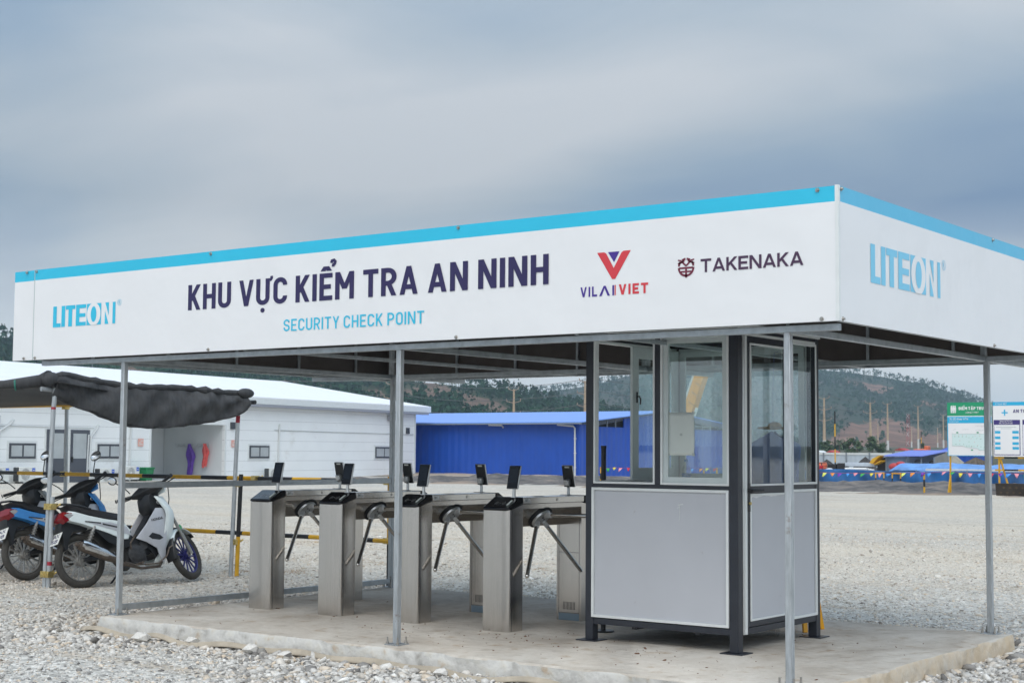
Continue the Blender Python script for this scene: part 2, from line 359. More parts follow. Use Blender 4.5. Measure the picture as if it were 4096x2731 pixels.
def tag(o, label, cat, group=None, kind=None):
    o['label'] = label; o['category'] = cat
    if group: o['group'] = group
    if kind: o['kind'] = kind
    return o
def thing(name, label, cat, loc=(0,0,0), group=None):
    o = bpy.data.objects.new(name, None); COL.objects.link(o); o.location = loc; o.empty_display_size = .1
    ORG[o.name] = Vector(loc); return tag(o, label, cat, group)
def single(mb, name, mats, label, cat, group=None, **kw):
    c = sum(mb.v, Vector())/len(mb.v); zmin = min(v.z for v in mb.v); o0 = Vector((c.x, c.y, zmin))
    mb.v = [v-o0 for v in mb.v]; o = mb.build(name, mats, None, **kw); o.location = o0; return tag(o, label, cat, group)
def struct(mb, name, mats, **kw):
    o = mb.build(name, mats, None, **kw); o['kind'] = 'structure'; return o
def copy_tree(o, parent=None):
    c = o.copy(); COL.objects.link(c)
    if parent is not None: c.parent = parent; c.matrix_parent_inverse = o.matrix_parent_inverse
    for ch in list(o.children): copy_tree(ch, c)
    return c
# flat printed lettering, one mesh per line of text
_H = {}
def text(name, s, mt, origin, xd, up, width, cap, parent, bold=0.0, off=.003, local=False, left=True):
    cu = bpy.data.curves.new('t', 'FONT'); cu.body = s; cu.size = 1; cu.offset = bold; cu.fill_mode = 'BOTH'; cu.resolution_u = 4
    def mk(body):
        cu.body = body; ob = bpy.data.objects.new('t', cu); COL.objects.link(ob); dg = bpy.context.evaluated_depsgraph_get()
        me = bpy.data.meshes.new_from_object(ob.evaluated_get(dg)); bpy.data.objects.remove(ob); return me
    hm = mk('H'); hh = max(v.co.y for v in hm.vertices); h0 = min(v.co.y for v in hm.vertices); bpy.data.meshes.remove(hm)
    me = mk(s); xs = [v.co.x for v in me.vertices]; x0, x1 = min(xs), max(xs)
    sx = width/(x1-x0); sy = cap/(hh-h0); xd = Vector(xd); up = Vector(up); n = xd.cross(up)
    o0 = Vector((0,0,0)) if local else ORG.get(parent.name, Vector())
    og = Vector(origin)-o0
    for v in me.vertices: v.co = og + xd*((v.co.x-x0)*sx) + up*((v.co.y-h0)*sy) + n*off
    me.materials.clear(); me.materials.append(mt); me.name = name
    bpy.data.curves.remove(cu)
    o = bpy.data.objects.new(name, me); COL.objects.link(o); o.parent = parent; ORG[o.name] = o0; return o
# condensed sign lettering drawn stroke by stroke
def stext(name, s, mt, origin, xd, up, width, cap, parent, t=.16, W=.52, gap=.10, word=.34, lift=.002):
    h = t/2
    def arc(cx, cy, rx, ry, a0, a1, n=10): return [(cx+rx*math.cos(R(a0+(a1-a0)*k/n)), cy+ry*math.sin(R(a0+(a1-a0)*k/n))) for k in range(n+1)]
    def glyph(c):
        w = W; P = []; D = []
        rx = W/2-h
        if c == 'K': P = [[(h, 0), (h, 1)]]; D = [((h*1.2, .36), (W-h*1.1, 1)), ((W*.40, .55), (W-h*1.05, 0))]
        elif c == 'H': P = [[(h, 0), (h, 1)], [(W-h, 0), (W-h, 1)], [(t, .5), (W-t, .5)]]
        elif c in 'UƯỰ':
            P = [[(h, 1), (h, h+rx)]+arc(W/2, h+rx, rx, rx, 180, 360)+[(W-h, h+rx), (W-h, 1)]]
            if c != 'U': P.append([(W, .93), (W+.04, .95), (W+.075, 1.0), (W+.07, 1.08)]); w += .05
            if c == 'Ự': P.append(arc(W/2, -.20, .045, .045, 0, 360, 12))
        elif c == 'V': D = [((h*1.02, 1), (W/2+.02, 0)), ((W/2-.02+.04, 0), (W+.06-h, 1))]; w = W+.06; D = [((h*1.05, 1), (w/2-h*.05, 0)), ((w-h*1.05, 1), (w/2+h*.05, 0))]
        elif c == 'C': P = [[(W-h, .70)]+[(W-h, 1-h-rx)]+arc(W/2, 1-h-rx, rx, rx, 0, 180)+arc(W/2, h+rx, rx, rx, 180, 360)+[(W-h, .30)]]
        elif c == 'I': P = [[(h, 0), (h, 1)]]; w = t
        elif c in 'EỂ':
            w = W*.9; P = [[(h, 0), (h, 1)], [(t, h), (w, h)], [(t, .5), (w*.88, .5)], [(t, 1-h), (w, 1-h)]]
            if c == 'Ể': D = [((w/2-.12, 1.08), (w/2-.005, 1.25)), ((w/2+.13, 1.08), (w/2+.015, 1.25))]; P.append([(w/2+.20, 1.36), (w/2+.22, 1.44), (w/2+.30, 1.46), (w/2+.35, 1.40), (w/2+.33, 1.33), (w/2+.27, 1.28), (w/2+.27, 1.22)])
        elif c == 'M': w = W*1.28; P = [[(h, 0), (h, 1)], [(w-h, 0), (w-h, 1)]]; D = [((h*1.05, 1), (w/2, .38)), ((w-h*1.05, 1), (w/2, .38))]
        elif c == 'N': w = W*1.08; P = [[(h, 0), (h, 1)], [(w-h, 0), (w-h, 1)]]; D = [((h*1.1, 1), (w-h*1.1, 0))]
        elif c == 'T': P = [[(0, 1-h), (W, 1-h)], [(W/2, 0), (W/2, 1-t)]]
        elif c == 'L': w = W*.85; P = [[(h, 1), (h, 0)], [(t, h), (w, h)]]
        elif c in 'RP':
            ry = (1-h-.45)/2; P = [[(h, 0), (h, 1)], [(t, 1-h), (W-h-ry, 1-h)]+arc(W-h-ry, 1-h-ry, ry, ry, 90, -90)+[(t, 1-h-2*ry)]]
            if c == 'R': D = [((W*.50, .44), (W-h*1.05, 0))]
        elif c in 'AÀẬ':
            w = W*1.18; D = [((w/2, 1), (h*1.08, 0)), ((w/2, 1), (w-h*1.08, 0))]; P = [[(w*.27, .27), (w*.73, .27)]]
            if c == 'À': D.append(((w/2-.12, 1.30), (w/2+.04, 1.10)))
            if c == 'Ậ': D += [((w/2-.12, 1.08), (w/2-.005, 1.25)), ((w/2+.13, 1.08), (w/2+.015, 1.25))]; P.append(arc(w/2, -.22, .045, .045, 0, 360, 12))
        elif c in 'DĐ':
            P = [[(h, 0), (h, 1)], [(t, 1-h), (W-h-rx, 1-h)]+arc(W-h-rx, 1-h-rx, rx, rx, 90, 0)+arc(W-h-rx, h+rx, rx, rx, 0, -90)+[(t, h)]]
            if c == 'Đ': P.append([(-.10, .5), (W*.5, .5)])
        elif c == 'G': P = [[(W-h, .70)]+[(W-h, 1-h-rx)]+arc(W/2, 1-h-rx, rx, rx, 0, 180)+arc(W/2, h+rx, rx, rx, 180, 360)+[(W-h, .50), (W*.52, .50)]]
        elif c == 'S':
            ry = (1-t)/4; P = [[(W-h, .5+ry+.06)]+arc(W/2, .5+ry, rx, ry, 10, 255, 14)+arc(W/2, .5-ry, rx, ry, 75, -190, 14)]
        elif c == 'Y': D = [((h*1.1, 1), (W/2, .42)), ((W-h*1.1, 1), (W/2, .42))]; P = [[(W/2, 0), (W/2, .46)]]
        elif c == 'O': P = [[(h, .5)]+arc(W/2, 1-h-rx, rx, rx, 180, 0)+arc(W/2, h+rx, rx, rx, 0, -180)+[(h, .51)]]
        return w, P, D
    total = 0; items = []; wd = 0
    for ch in s:
        if ch == ' ': total += word-gap; wd += 1; continue
        w, P, D = glyph(ch); items.append((total, P, D, wd)); total += w+gap
    total -= gap; kx = width/total; q = MB(); cur = 0; xd = Vector(xd); up = Vector(up); n_ = xd.cross(up); org = Vector(origin); lay = 0
    def pt(x, y): return org+xd*(x*kx)+up*(y*cap)+n_*(lift+lay*.00004)
    for x0, P, D, wd in items:
        if wd != cur: q.build(name, mt, parent, recalc=False); q = MB(); cur = wd
        for pl in P:
            pl = [p for k, p in enumerate(pl) if k == 0 or math.hypot(p[0]-pl[k-1][0], p[1]-pl[k-1][1]) > 1e-4]
            lay += 1; n = len(pl); Lf, Rt = [], []; hh = .045 if (len(pl) == 13 and pl[0] == pl[-1]) else h*(.62 if len(pl) in (4, 7) and pl[0][1] > .9 and pl[0][0] > .3 else 1)
            if len(pl) == 13 and abs(pl[0][0]-pl[-1][0]) < 1e-6 and pl[0][1] < 0:
                c_ = (sum(p[0] for p in pl[:-1])/12, sum(p[1] for p in pl[:-1])/12); q.flat([pt(x0+c_[0]+(p[0]-c_[0])*2.0, c_[1]+(p[1]-c_[1])*2.0) for p in pl[:-1]]); continue
            for i, p in enumerate(pl):
                a = Vector(pl[max(i-1, 0)]); b = Vector(pl[min(i+1, n-1)]); d = (b-a).normalized(); nr = Vector((-d.y, d.x))
                if 0 < i < n-1:
                    d1 = (Vector(p)-a).normalized(); k = hh/max(.5, abs(nr.dot(Vector((-d1.y, d1.x)))))
                else: k = hh
                Lf.append(Vector(p)+nr*k); Rt.append(Vector(p)-nr*k)
            vs = [pt(x0+p.x, p.y) for p in Lf]+[pt(x0+p.x, p.y) for p in Rt]
            q.add(vs, [(i, i+1, n+i+1, n+i) for i in range(n-1)])
        for a, b in D:
            lay += 1; ln = math.hypot(b[0]-a[0], b[1]-a[1]); tx = h*min(1.9, ln/abs(b[1]-a[1])*.96)
            q.flat([pt(x0+a[0]-tx, a[1]), pt(x0+b[0]-tx, b[1]), pt(x0+b[0]+tx, b[1]), pt(x0+a[0]+tx, a[1])])
    return q.build(name, mt, parent, recalc=False)
def sm(x, a, b):
    t = np.clip((np.asarray(x, float)-a)/(b-a), 0, 1); return t*t*(3-2*t)
X, Y, Z = Vector((1,0,0)), Vector((0,1,0)), Vector((0,0,1))

#PART2
# ------------------------------------------------------------------ ground
def dip(x, y):
    return sm(y, 66, 78)*sm(x, -43, -37)*.95
def gz(x, y):
    x = np.asarray(x, float); y = np.asarray(y, float)
    d = np.hypot(x-CP.x, y-CP.y)
    return -.12 - dip(x, y)*(1-sm(d, 140, 260)) + sm(d, 160, 330)*2.2 + sm(d, 330, 800)*2.5 + .012*np.sin(x*1.9+y*.7)*np.cos(y*1.3-x*.4) + .01*np.sin(x*.63)*np.sin(y*.51)
def axis(lo, hi, c0, c1, st, g=1.13):
    a = list(np.arange(c0, c1, st)); s = st
    while a[-1] < hi: s *= g; a.append(a[-1]+s)
    s = st
    while a[0] > lo: s *= g; a.insert(0, a[0]-s)
    return np.array(a)
gx = axis(-2300, 2000, -30, 8, .5); gy = axis(-1500, 2300, -8, 30, .5)
GX, GY = np.meshgrid(gx, gy); GZ = gz(GX, GY)
mb = MB(); nx, ny = len(gx), len(gy)
mb.v = [Vector(p) for p in zip(GX.ravel(), GY.ravel(), GZ.ravel())]
mb.f = [[j*nx+i, j*nx+i+1, (j+1)*nx+i+1, (j+1)*nx+i] for j in range(ny-1) for i in range(nx-1)]; mb.mi = [0]*len(mb.f)
G = bpy.data.materials.new('gravel'); G.use_nodes = True; t = G.node_tree; b = bsdf(G); b.inputs['Roughness'].default_value = .9; b.inputs['Specular IOR Level'].default_value = .25
ge = N(t, 'ShaderNodeNewGeometry'); P_ = ge.outputs['Position']
v1 = N(t, 'ShaderNodeTexVoronoi'); v1.inputs['Scale'].default_value = 30; t.links.new(P_, v1.inputs['Vector'])
v2 = N(t, 'ShaderNodeTexVoronoi'); v2.inputs['Scale'].default_value = 13; t.links.new(P_, v2.inputs['Vector'])
sp = N(t, 'ShaderNodeSeparateColor'); t.links.new(v1.outputs['Color'], sp.inputs[0])
sp2 = N(t, 'ShaderNodeSeparateColor'); t.links.new(v2.outputs['Color'], sp2.inputs[0])
g1 = ramp(t, sp.outputs[0], [(0, (.17, .16, .145)), (.15, (.37, .355, .325)), (.6, (.54, .515, .47)), (1, (.72, .695, .645))])
tan = mixc(t, .7, g1, (.53, .45, .34))
nl = N(t, 'ShaderNodeTexNoise'); nl.inputs['Scale'].default_value = .16; nl.inputs['Detail'].default_value = 5; nl.inputs['Roughness'].default_value = .6; nl.inputs['Distortion'].default_value = .6
mpg = N(t, 'ShaderNodeMapping'); mpg.inputs['Rotation'].default_value = (0, 0, -.64); mpg.inputs['Scale'].default_value = (.55, 1.6, 1); t.links.new(P_, mpg.inputs[0]); t.links.new(mpg.outputs[0], nl.inputs['Vector'])
sx_ = N(t, 'ShaderNodeSeparateXYZ'); t.links.new(P_, sx_.inputs[0])
dn = mth(t, 'ADD', mth(t, 'MULTIPLY', sx_.outputs[0], -.595), mth(t, 'MULTIPLY', sx_.outputs[1], .803))
mr = N(t, 'ShaderNodeMapRange'); mr.inputs[1].default_value = 4; mr.inputs[2].default_value = 12; t.links.new(dn, mr.inputs[0])
mr2 = N(t, 'ShaderNodeMapRange'); mr2.inputs[1].default_value = 60; mr2.inputs[2].default_value = 34; t.links.new(dn, mr2.inputs[0])
tf = mth(t, 'MULTIPLY', mth(t, 'MULTIPLY', mr.outputs[0], mth(t, 'ADD', mth(t, 'MULTIPLY', mr2.outputs[0], .6), .32)), ramp(t, nl.outputs[0], [(.30, (.5,)*3), (.65, (1,)*3)]))
cg = mixc(t, tf, g1, tan)
nt3 = N(t, 'ShaderNodeTexNoise'); nt3.inputs['Scale'].default_value = .55; nt3.inputs['Detail'].default_value = 4; nt3.inputs['Distortion'].default_value = 1.2; mp3 = N(t, 'ShaderNodeMapping'); mp3.inputs['Rotation'].default_value = (0, 0, .35); mp3.inputs['Scale'].default_value = (.22, 1.5, 1); t.links.new(P_, mp3.inputs[0]); t.links.new(mp3.outputs[0], nt3.inputs['Vector'])
cg = mixc(t, ramp(t, nt3.outputs[0], [(.54, (0,)*3), (.63, (.42,)*3)]), cg, (.42, .335, .24))
dk = ramp(t, nl.outputs[0], [(.3, (.92,)*3), (.6, (1.05,)*3)])
m6 = N(t, 'ShaderNodeMapRange'); m6.inputs[1].default_value = 92; m6.inputs[2].default_value = 104; t.links.new(dn, m6.inputs[0])
t.links.new(mixc(t, m6.outputs[0], mixc(t, 1.0, cg, dk, 'MULTIPLY'), (.085, .085, .055)), b.inputs['Base Color'])
hh_ = mth(t, 'ADD', mth(t, 'MULTIPLY', v1.outputs['Distance'], -.6), mth(t, 'MULTIPLY', v2.outputs['Distance'], -1.0))
bn = N(t, 'ShaderNodeBump'); bn.inputs['Strength'].default_value = 1; bn.inputs['Distance'].default_value = .02; t.links.new(hh_, bn.inputs['Height']); t.links.new(bn.outputs[0], b.inputs['Normal'])
struct(mb, 'gravel_ground', G, recalc=False)

# loose crushed stone lying on the yard near the camera
PHI = (1+5**.5)/2
ico = np.array([(-1,PHI,0),(1,PHI,0),(-1,-PHI,0),(1,-PHI,0),(0,-1,PHI),(0,1,PHI),(0,-1,-PHI),(0,1,-PHI),(PHI,0,-1),(PHI,0,1),(-PHI,0,-1),(-PHI,0,1)])/1.9
icf = np.array([(0,11,5),(0,5,1),(0,1,7),(0,7,10),(0,10,11),(1,5,9),(5,11,4),(11,10,2),(10,7,6),(7,1,8),(3,9,4),(3,4,2),(3,2,6),(3,6,8),(3,8,9),(4,9,5),(2,4,11),(6,2,10),(8,6,7),(9,8,1)])
def scatter(name, n, pts, rad, mt, flatk=.6):
    n = len(pts); V = ico[None]*(1+rng.normal(0, .22, (n, 12, 3)))
    V = V*rad[:, None, None]*rng.uniform(.65, 1.3, (n, 1, 3)); V[:, :, 2] *= flatk
    a = rng.uniform(0, 6.28, n); ca, sa = np.cos(a), np.sin(a); x = V[:, :, 0]*ca[:, None]-V[:, :, 1]*sa[:, None]; y = V[:, :, 0]*sa[:, None]+V[:, :, 1]*ca[:, None]
    tl = rng.normal(0, .35, n); z = V[:, :, 2]+x*tl[:, None]
    V = np.stack([x, y, z], 2)+pts[:, None, :]
    me = bpy.data.meshes.new(name); me.vertices.add(n*12); me.vertices.foreach_set('co', V.astype(np.float32).ravel())
    F = (icf[None]+np.arange(n)[:, None, None]*12).astype(np.int32)
    me.loops.add(n*60); me.loops.foreach_set('vertex_index', F.ravel()); me.polygons.add(n*20)
    me.polygons.foreach_set('loop_start', np.arange(0, n*60, 3, dtype=np.int32)); me.update(calc_edges=True); me.validate()
    me.materials.append(mt); o = bpy.data.objects.new(name, me); COL.objects.link(o); o['kind'] = 'stuff'; return o
ns = 330000
D_ = rng.uniform(0, 1, ns)**.95*27+6.6; A_ = YAW+rng.uniform(-.37, .37, ns)
px = CP.x+np.sin(A_)*D_; py = CP.y+np.cos(A_)*D_
dsl = np.hypot(np.maximum(np.maximum(-6.26-px, px+.185), 0), np.maximum(np.maximum(-.085-py, py-3.43), 0))
dpn = -.595*px+.803*py
loose = np.clip(1.25-dsl/1.0+.35*np.sin(px*2.3)*np.sin(py*1.9), 0, 1); front = np.clip((2.3-dpn)/2.5+.3*np.sin(px*1.4+py), 0, 1); loose = np.maximum(loose, front)
keep = (dsl > .015) & (rng.random(ns) < np.clip((33-D_)/14, 0, 1)*(.42+.58*loose)); px, py, D_, loose = px[keep], py[keep], D_[keep], loose[keep]
rad = np.exp(rng.normal(math.log(.0093), .40, len(px)))*(.8+.014*D_)*(1+.95*loose*(rng.random(len(px)) < .5)); big = rng.random(len(px)) < .008; rad[big] *= 1.8
pz = gz(px, py)+rad*(.02+.22*loose)
ms = mat('crushed_stone', (.4, .4, .4), .9, spec=.2)
t = ms.node_tree; b = bsdf(ms); gi = N(t, 'ShaderNodeNewGeometry')
c1 = ramp(t, gi.outputs['Random Per Island'], [(0, (.11, .11, .113)), (.10, (.28, .273, .265)), (.30, (.50, .485, .46)), (.60, (.68, .66, .625)), (.76, (.64, .53, .41)), (.84, (.44, .42, .39)), (1, (.84, .825, .79))])
nb = N(t, 'ShaderNodeTexNoise'); nb.inputs['Scale'].default_value = 60; t.links.new(gi.outputs['Position'], nb.inputs['Vector'])
c1 = mixc(t, 1.0, c1, ramp(t, nb.outputs[0], [(.3, (.84,)*3), (.7, (1.1,)*3)]), 'MULTIPLY')
nl2 = N(t, 'ShaderNodeTexNoise'); nl2.inputs['Scale'].default_value = .9; nl2.inputs['Detail'].default_value = 5; t.links.new(gi.outputs['Position'], nl2.inputs['Vector'])
sx2 = N(t, 'ShaderNodeSeparateXYZ'); t.links.new(gi.outputs['Position'], sx2.inputs[0])
dn2 = mth(t, 'ADD', mth(t, 'MULTIPLY', sx2.outputs[0], -.595), mth(t, 'MULTIPLY', sx2.outputs[1], .803))
m5 = N(t, 'ShaderNodeMapRange'); m5.inputs[1].default_value = 2; m5.inputs[2].default_value = 7; t.links.new(dn2, m5.inputs[0])
c1 = mixc(t, mth(t, 'MULTIPLY', mth(t, 'ADD', mth(t, 'MULTIPLY', m5.outputs[0], .36), .10), ramp(t, nl2.outputs[0], [(.35, (.5,)*3), (.6, (1,)*3)])), c1, (.53, .44, .33))
c1 = mixc(t, ramp(t, nl2.outputs[0], [(.62, (0,)*3), (.70, (.55,)*3)]), c1, (.33, .23, .145))
t.links.new(c1, b.inputs['Base Color'])
o = scatter('loose_gravel', 0, np.stack([px, py, pz], 1), rad, ms)

# spoil and mud strip beyond the yard
mb = MB()
def dirt(u, v):
    x = -46+u*56; y = 43.4+(-x-16.8)*-.02+math.sin(x*.7)*.35+math.sin(x*1.9)*.15 + v*(20+math.sin(x*.5)*1.2)
    e = math.sin(math.pi*min(1, max(0, v)))**.5 if 0 < v < 1 else 0
    h = .10*math.sin(x*.9+y*.3)*math.sin(y*.8)+.07*math.sin(x*2.3-y*1.1)+.05*math.sin(x*4.7+y*2.9)+.12+.03*math.sin(x*9+y*7)
    return (x, y, -.16+e*max(.03, h))
mb.grid(dirt, 200, 40)
DM = mat('muddy_spoil', (.09, .08, .07), .95, 0, .5, 1.6, .8, 9); t = DM.node_tree; b = bsdf(DM)
tcd = N(t, 'ShaderNodeTexCoord'); nd = N(t, 'ShaderNodeTexNoise'); nd.inputs['Scale'].default_value = .8; nd.inputs['Detail'].default_value = 8; nd.inputs['Roughness'].default_value = .7; t.links.new(tcd.outputs['Object'], nd.inputs['Vector'])
cd = ramp(t, nd.outputs[0], [(.3, (.035, .034, .036)), (.45, (.09, .082, .078)), (.58, (.17, .15, .135)), (.72, (.27, .21, .165))])
sd = N(t, 'ShaderNodeSeparateXYZ'); t.links.new(tcd.outputs['Object'], sd.inputs[0])
kd = N(t, 'ShaderNodeMapRange'); kd.inputs[1].default_value = 45.2; kd.inputs[2].default_value = 43.8; t.links.new(sd.outputs[1], kd.inputs[0])
t.links.new(mixc(t, mth(t, 'MULTIPLY', kd.outputs[0], .8), cd, (.36, .27, .20)), b.inputs['Base Color'])
struct(mb, 'mud_ground', DM)
mb = MB()
def apron(u, v):
    x = -72+u*32; y = 55.0+v*7; return (x, y, -.105+.1*v+.02*math.sin(x*2+y))
mb.grid(apron, 60, 10); struct(mb, 'earth_apron', mat('pale_earth', (.36, .29, .225), .95, 0, .25, .9, .5, 8))

# concrete pad
mb = MB(); x0, x1, y0, y1 = -6.26, -.185, -.085, 3.43
per = []
for (a, b_, n) in (((x0,y0),(x1,y0),70), ((x1,y0),(x1,y1),40), ((x1,y1),(x0,y1),70), ((x0,y1),(x0,y0),40)):
    for i in range(n): k = i/n; per.append(((a[0]+(b_[0]-a[0])*k), (a[1]+(b_[1]-a[1])*k)))
cxm, cym = (x0+x1)/2, (y0+y1)/2
def rg(z, out, j): return [Vector((p[0]+(out+random.gauss(0, j))*(1 if p[0] > cxm else -1)*(abs(p[0]-cxm) > 3.0), p[1]+(out+random.gauss(0, j))*(1 if p[1] > cym else -1)*(abs(p[1]-cym) > 1.74), z)) for p in per]
top = rg(0, -.012, .002); mid = rg(-.012, 0, .004); lo = rg(-.08, .006, .006); lo2 = rg(-.3, .02, .008)
n = len(per); mb.v = top+mid+lo+lo2
mb.f = [list(range(n))]+[[r*n+k, r*n+(k+1) % n, (r+1)*n+(k+1) % n, (r+1)*n+k] for r in range(3) for k in range(n)]; mb.mi = [0]*len(mb.f)
PM = bpy.data.materials.new('pad_concrete'); PM.use_nodes = True; t = PM.node_tree; b = bsdf(PM); b.inputs['Roughness'].default_value = .82; b.inputs['Specular IOR Level'].default_value = .3
tc = N(t, 'ShaderNodeTexCoord'); na = N(t, 'ShaderNodeTexNoise'); na.inputs['Scale'].default_value = 1.1; na.inputs['Detail'].default_value = 8; na.inputs['Roughness'].default_value = .65; na.inputs['Distortion'].default_value = .7; t.links.new(tc.outputs['Object'], na.inputs['Vector'])
nb = N(t, 'ShaderNodeTexNoise'); nb.inputs['Scale'].default_value = 5; nb.inputs['Detail'].default_value = 8; nb.inputs['Roughness'].default_value = .7; t.links.new(tc.outputs['Object'], nb.inputs['Vector'])
ca = ramp(t, na.outputs[0], [(.32, (.37, .32, .265)), (.48, (.50, .455, .395)), (.64, (.60, .56, .50))])
st = ramp(t, nb.outputs[0], [(.36, (.84, .82, .80)), (.46, (1.02,)*3), (.57, (.98, .97, .96)), (.66, (.78, .69, .60)), (.76, (.60, .46, .36))])
gm = N(t, 'ShaderNodeNewGeometry'); sn = N(t, 'ShaderNodeSeparateXYZ'); t.links.new(gm.outputs['Normal'], sn.inputs[0])
ng = N(t, 'ShaderNodeTexNoise'); ng.inputs['Scale'].default_value = 9; ng.inputs['Detail'].default_value = 6; t.links.new(tc.outputs['Object'], ng.inputs['Vector'])
side = ramp(t, ng.outputs[0], [(.28, (.30, .285, .255)), (.40, (.49, .475, .445)), (.52, (.58, .565, .53)), (.63, (.56, .535, .48)), (.74, (.46, .35, .25))])
side = mixc(t, mth(t, 'MULTIPLY', mth(t, 'GREATER_THAN', sn.outputs[0], .6), ramp(t, nb.outputs[0], [(.3, (.35,)*3), (.6, (.9,)*3)])), side, (.56, .44, .30))
up = mth(t, 'GREATER_THAN', sn.outputs[2], .6)
t.links.new(mixc(t, up, side, mixc(t, 1.0, ca, st, 'MULTIPLY')), b.inputs['Base Color'])
bn = N(t, 'ShaderNodeBump'); bn.inputs['Strength'].default_value = .8; bn.inputs['Distance'].default_value = .03; t.links.new(ng.outputs[0], bn.inputs['Height']); t.links.new(bn.outputs[0], b.inputs['Normal'])
struct(mb, 'concrete_pad', PM)
# mud crumbs dropped on the pad
cp = []
for (ccx, ccy, s, n) in ((-2.9, .95, .35, 40), (-1.9, .9, .4, 30), (-3.6, .8, .5, 25), (-1.2, .5, .5, 25), (-4.5, .5, 1.2, 40), (-.9, 2.2, .5, 20), (-2.5, .3, .8, 20)):
    for i in range(n): cp.append((ccx+random.gauss(0, s), ccy+random.gauss(0, s*.5), .002))
cp = np.array([p for p in cp if -6 < p[0] < -.25 and 0 < p[1] < 3.3])
cr = np.exp(rng.normal(math.log(.0045), .5, len(cp))); scatter('mud_crumbs', 0, cp, cr, mat('dried_mud', (.16, .085, .05), .95), .5)
# geotextile edge sticking out along the foot of the pad
mb = MB()
def geo(u, v):
    x = -6.35+u*5.2; y = -.165-.055*v-.05*math.sin(x*2.1)-.03*math.sin(x*5+1); return (x, y, -.108+.03*math.sin(u*40)*v*.4+.035*(1-abs(2*v-1))+.012*math.sin(x*9))
mb.grid(geo, 90, 6)
single(mb, 'geotextile_sheet', M['geo'], 'beige cloth edge poking out of the gravel along the front of the concrete pad', 'geotextile', solid=.004)
for i, (x, y, s) in enumerate(((-5.45, -.33, .085), (-5.02, -.22, .07), (-4.35, -.27, .075), (-3.95, -.33, .07), (-2.6, -.29, .065))):
    mb = MB(); vs = [Vector((x, y, -.10))+Vector(p)*s*random.uniform(.6, 1.0) for p in ico]
    mb.add([(v.x, v.y, -.10+(v.z+.10)*.65+.02) for v in vs], [tuple(f) for f in icf])
    single(mb, 'rock', ms, ['largest pale rock lying on the beige cloth, towards the left end of the pad', 'grey angular rock wedged against the beige cloth beside the largest rock', 'pale rock below the middle of the pad front edge', 'small rock sitting out on the gravel below the cloth middle', 'small pale rock nearest the middle front post of the canopy'][i], 'rock', 'rocks along the front of the pad', ang=10)

# ------------------------------------------------------------------ hills
HA = [(75,.092),(67.02,.0892),(61.04,.0859),(56.97,.0789),(55.28,.076),(54.34,.0753),(51.81,.0731),(47.31,.0653),(42.67,.0568),(39.85,.0516),(37.1,.0467),(36.25,.0439),(35.69,.0411),(33.7,.0334),(30.42,.0206),(26.72,.0079),(24,.0018),(20,.0)]
HB = [(48,.012),(41.71,.0258),(38.89,.0344),(35.69,.0415),(34.51,.0442),(33.46,.0474),(31.82,.055),(29.48,.0608),(26.71,.0607),(24.43,.0565),(22.57,.0518),(21.22,.0469),(19.89,.0396),(19.14,.0337),(17.87,.0243),(15.38,.012),(11.41,.004),(5,.0)]
def hill(tab, d0, d1, z0, th, seed):
    az = np.array([p[0] for p in tab])[::-1]; el = np.array([p[1] for p in tab])[::-1]
    ph = np.random.default_rng(seed).uniform(0, 6.28, 12)
    def f(a, t):
        zc = CP.z+np.interp(a, az, el)*d1-th
        z0_ = np.minimum(z0, zc)
        s = np.where(t < 1, np.clip(t, 0, 1)**1.15, 1-(t-1)*1.2)
        n = (np.sin(a*1.1+ph[0])*np.sin(t*5+ph[1])+.6*np.sin(a*2.7+t*4+ph[2])+.4*np.sin(a*5.3-t*9+ph[3]))*.05*np.clip(t, 0, 1)*np.clip(1.05-t, 0, 1)*2
        z = z0_+(zc-z0_)*(s+n)
        d = d0+(d1-d0)*t; r = np.radians(a)
        return CP.x-np.sin(r)*d, CP.y+np.cos(r)*d, z
    return f, az.min(), az.max()
def hillmesh(f, a0, a1, na, nt_):
    mb = MB(); A = np.linspace(a0, a1, na); T = np.linspace(-.12, 1.6, nt_); AA, TT = np.meshgrid(A, T)
    x, y, z = f(AA, TT); z = np.where(TT < 0, z-6*(-TT)*4, z)
    mb.v = [Vector(p) for p in zip(x.ravel(), y.ravel(), z.ravel())]
    mb.f = [[j*na+i, (j)*na+i+1, (j+1)*na+i+1, (j+1)*na+i] for j in range(nt_-1) for i in range(na-1)]; mb.mi = [0]*len(mb.f); return mb
def wob(a, t): return .5*np.sin(a*4.1+t*9)*np.sin(t*21+a*1.7)+.3*np.sin(a*9.7-t*31)+.2*np.sin(a*23+t*57)
def bareA(a, t):
    t = t+.035*wob(a, t); c = .84-.29*(39.16-a)/2.06
    band = (a > 36.7) & (a < 39.9) & (np.abs(t-c) < .15)
    p = lambda a0, t0, ra, rt: ((a-a0)/ra)**2+((t-t0)/rt)**2 < 1+.5*wob(a*3, t)
    return band | p(39.55, .64, .40, .10) | p(40.3, .78, .45, .09) | p(35.1, .66, .65, .09) | p(41.8, .66, .5, .10) | p(44.5, .72, .9, .07) | p(50.5, .62, .8, .10) | p(53.5, .75, .5, .06) | p(38.1, .5, .35, .06)
def bareB(a, t):
    t = t+.03*wob(a*1.3, t); top = np.interp(a, [20.2, 20.8, 21.9, 22.6, 23.3, 23.9, 24.5, 25.2], [0, .20, .26, .38, .33, .26, .14, 0])
    p = lambda a0, t0, ra, rt: ((a-a0)/ra)**2+((t-t0)/rt)**2 < 1+.6*wob(a*2, t)
    return (t < top) | p(23.2, .80, .9, .05) | p(20.9, .62, .5, .05)
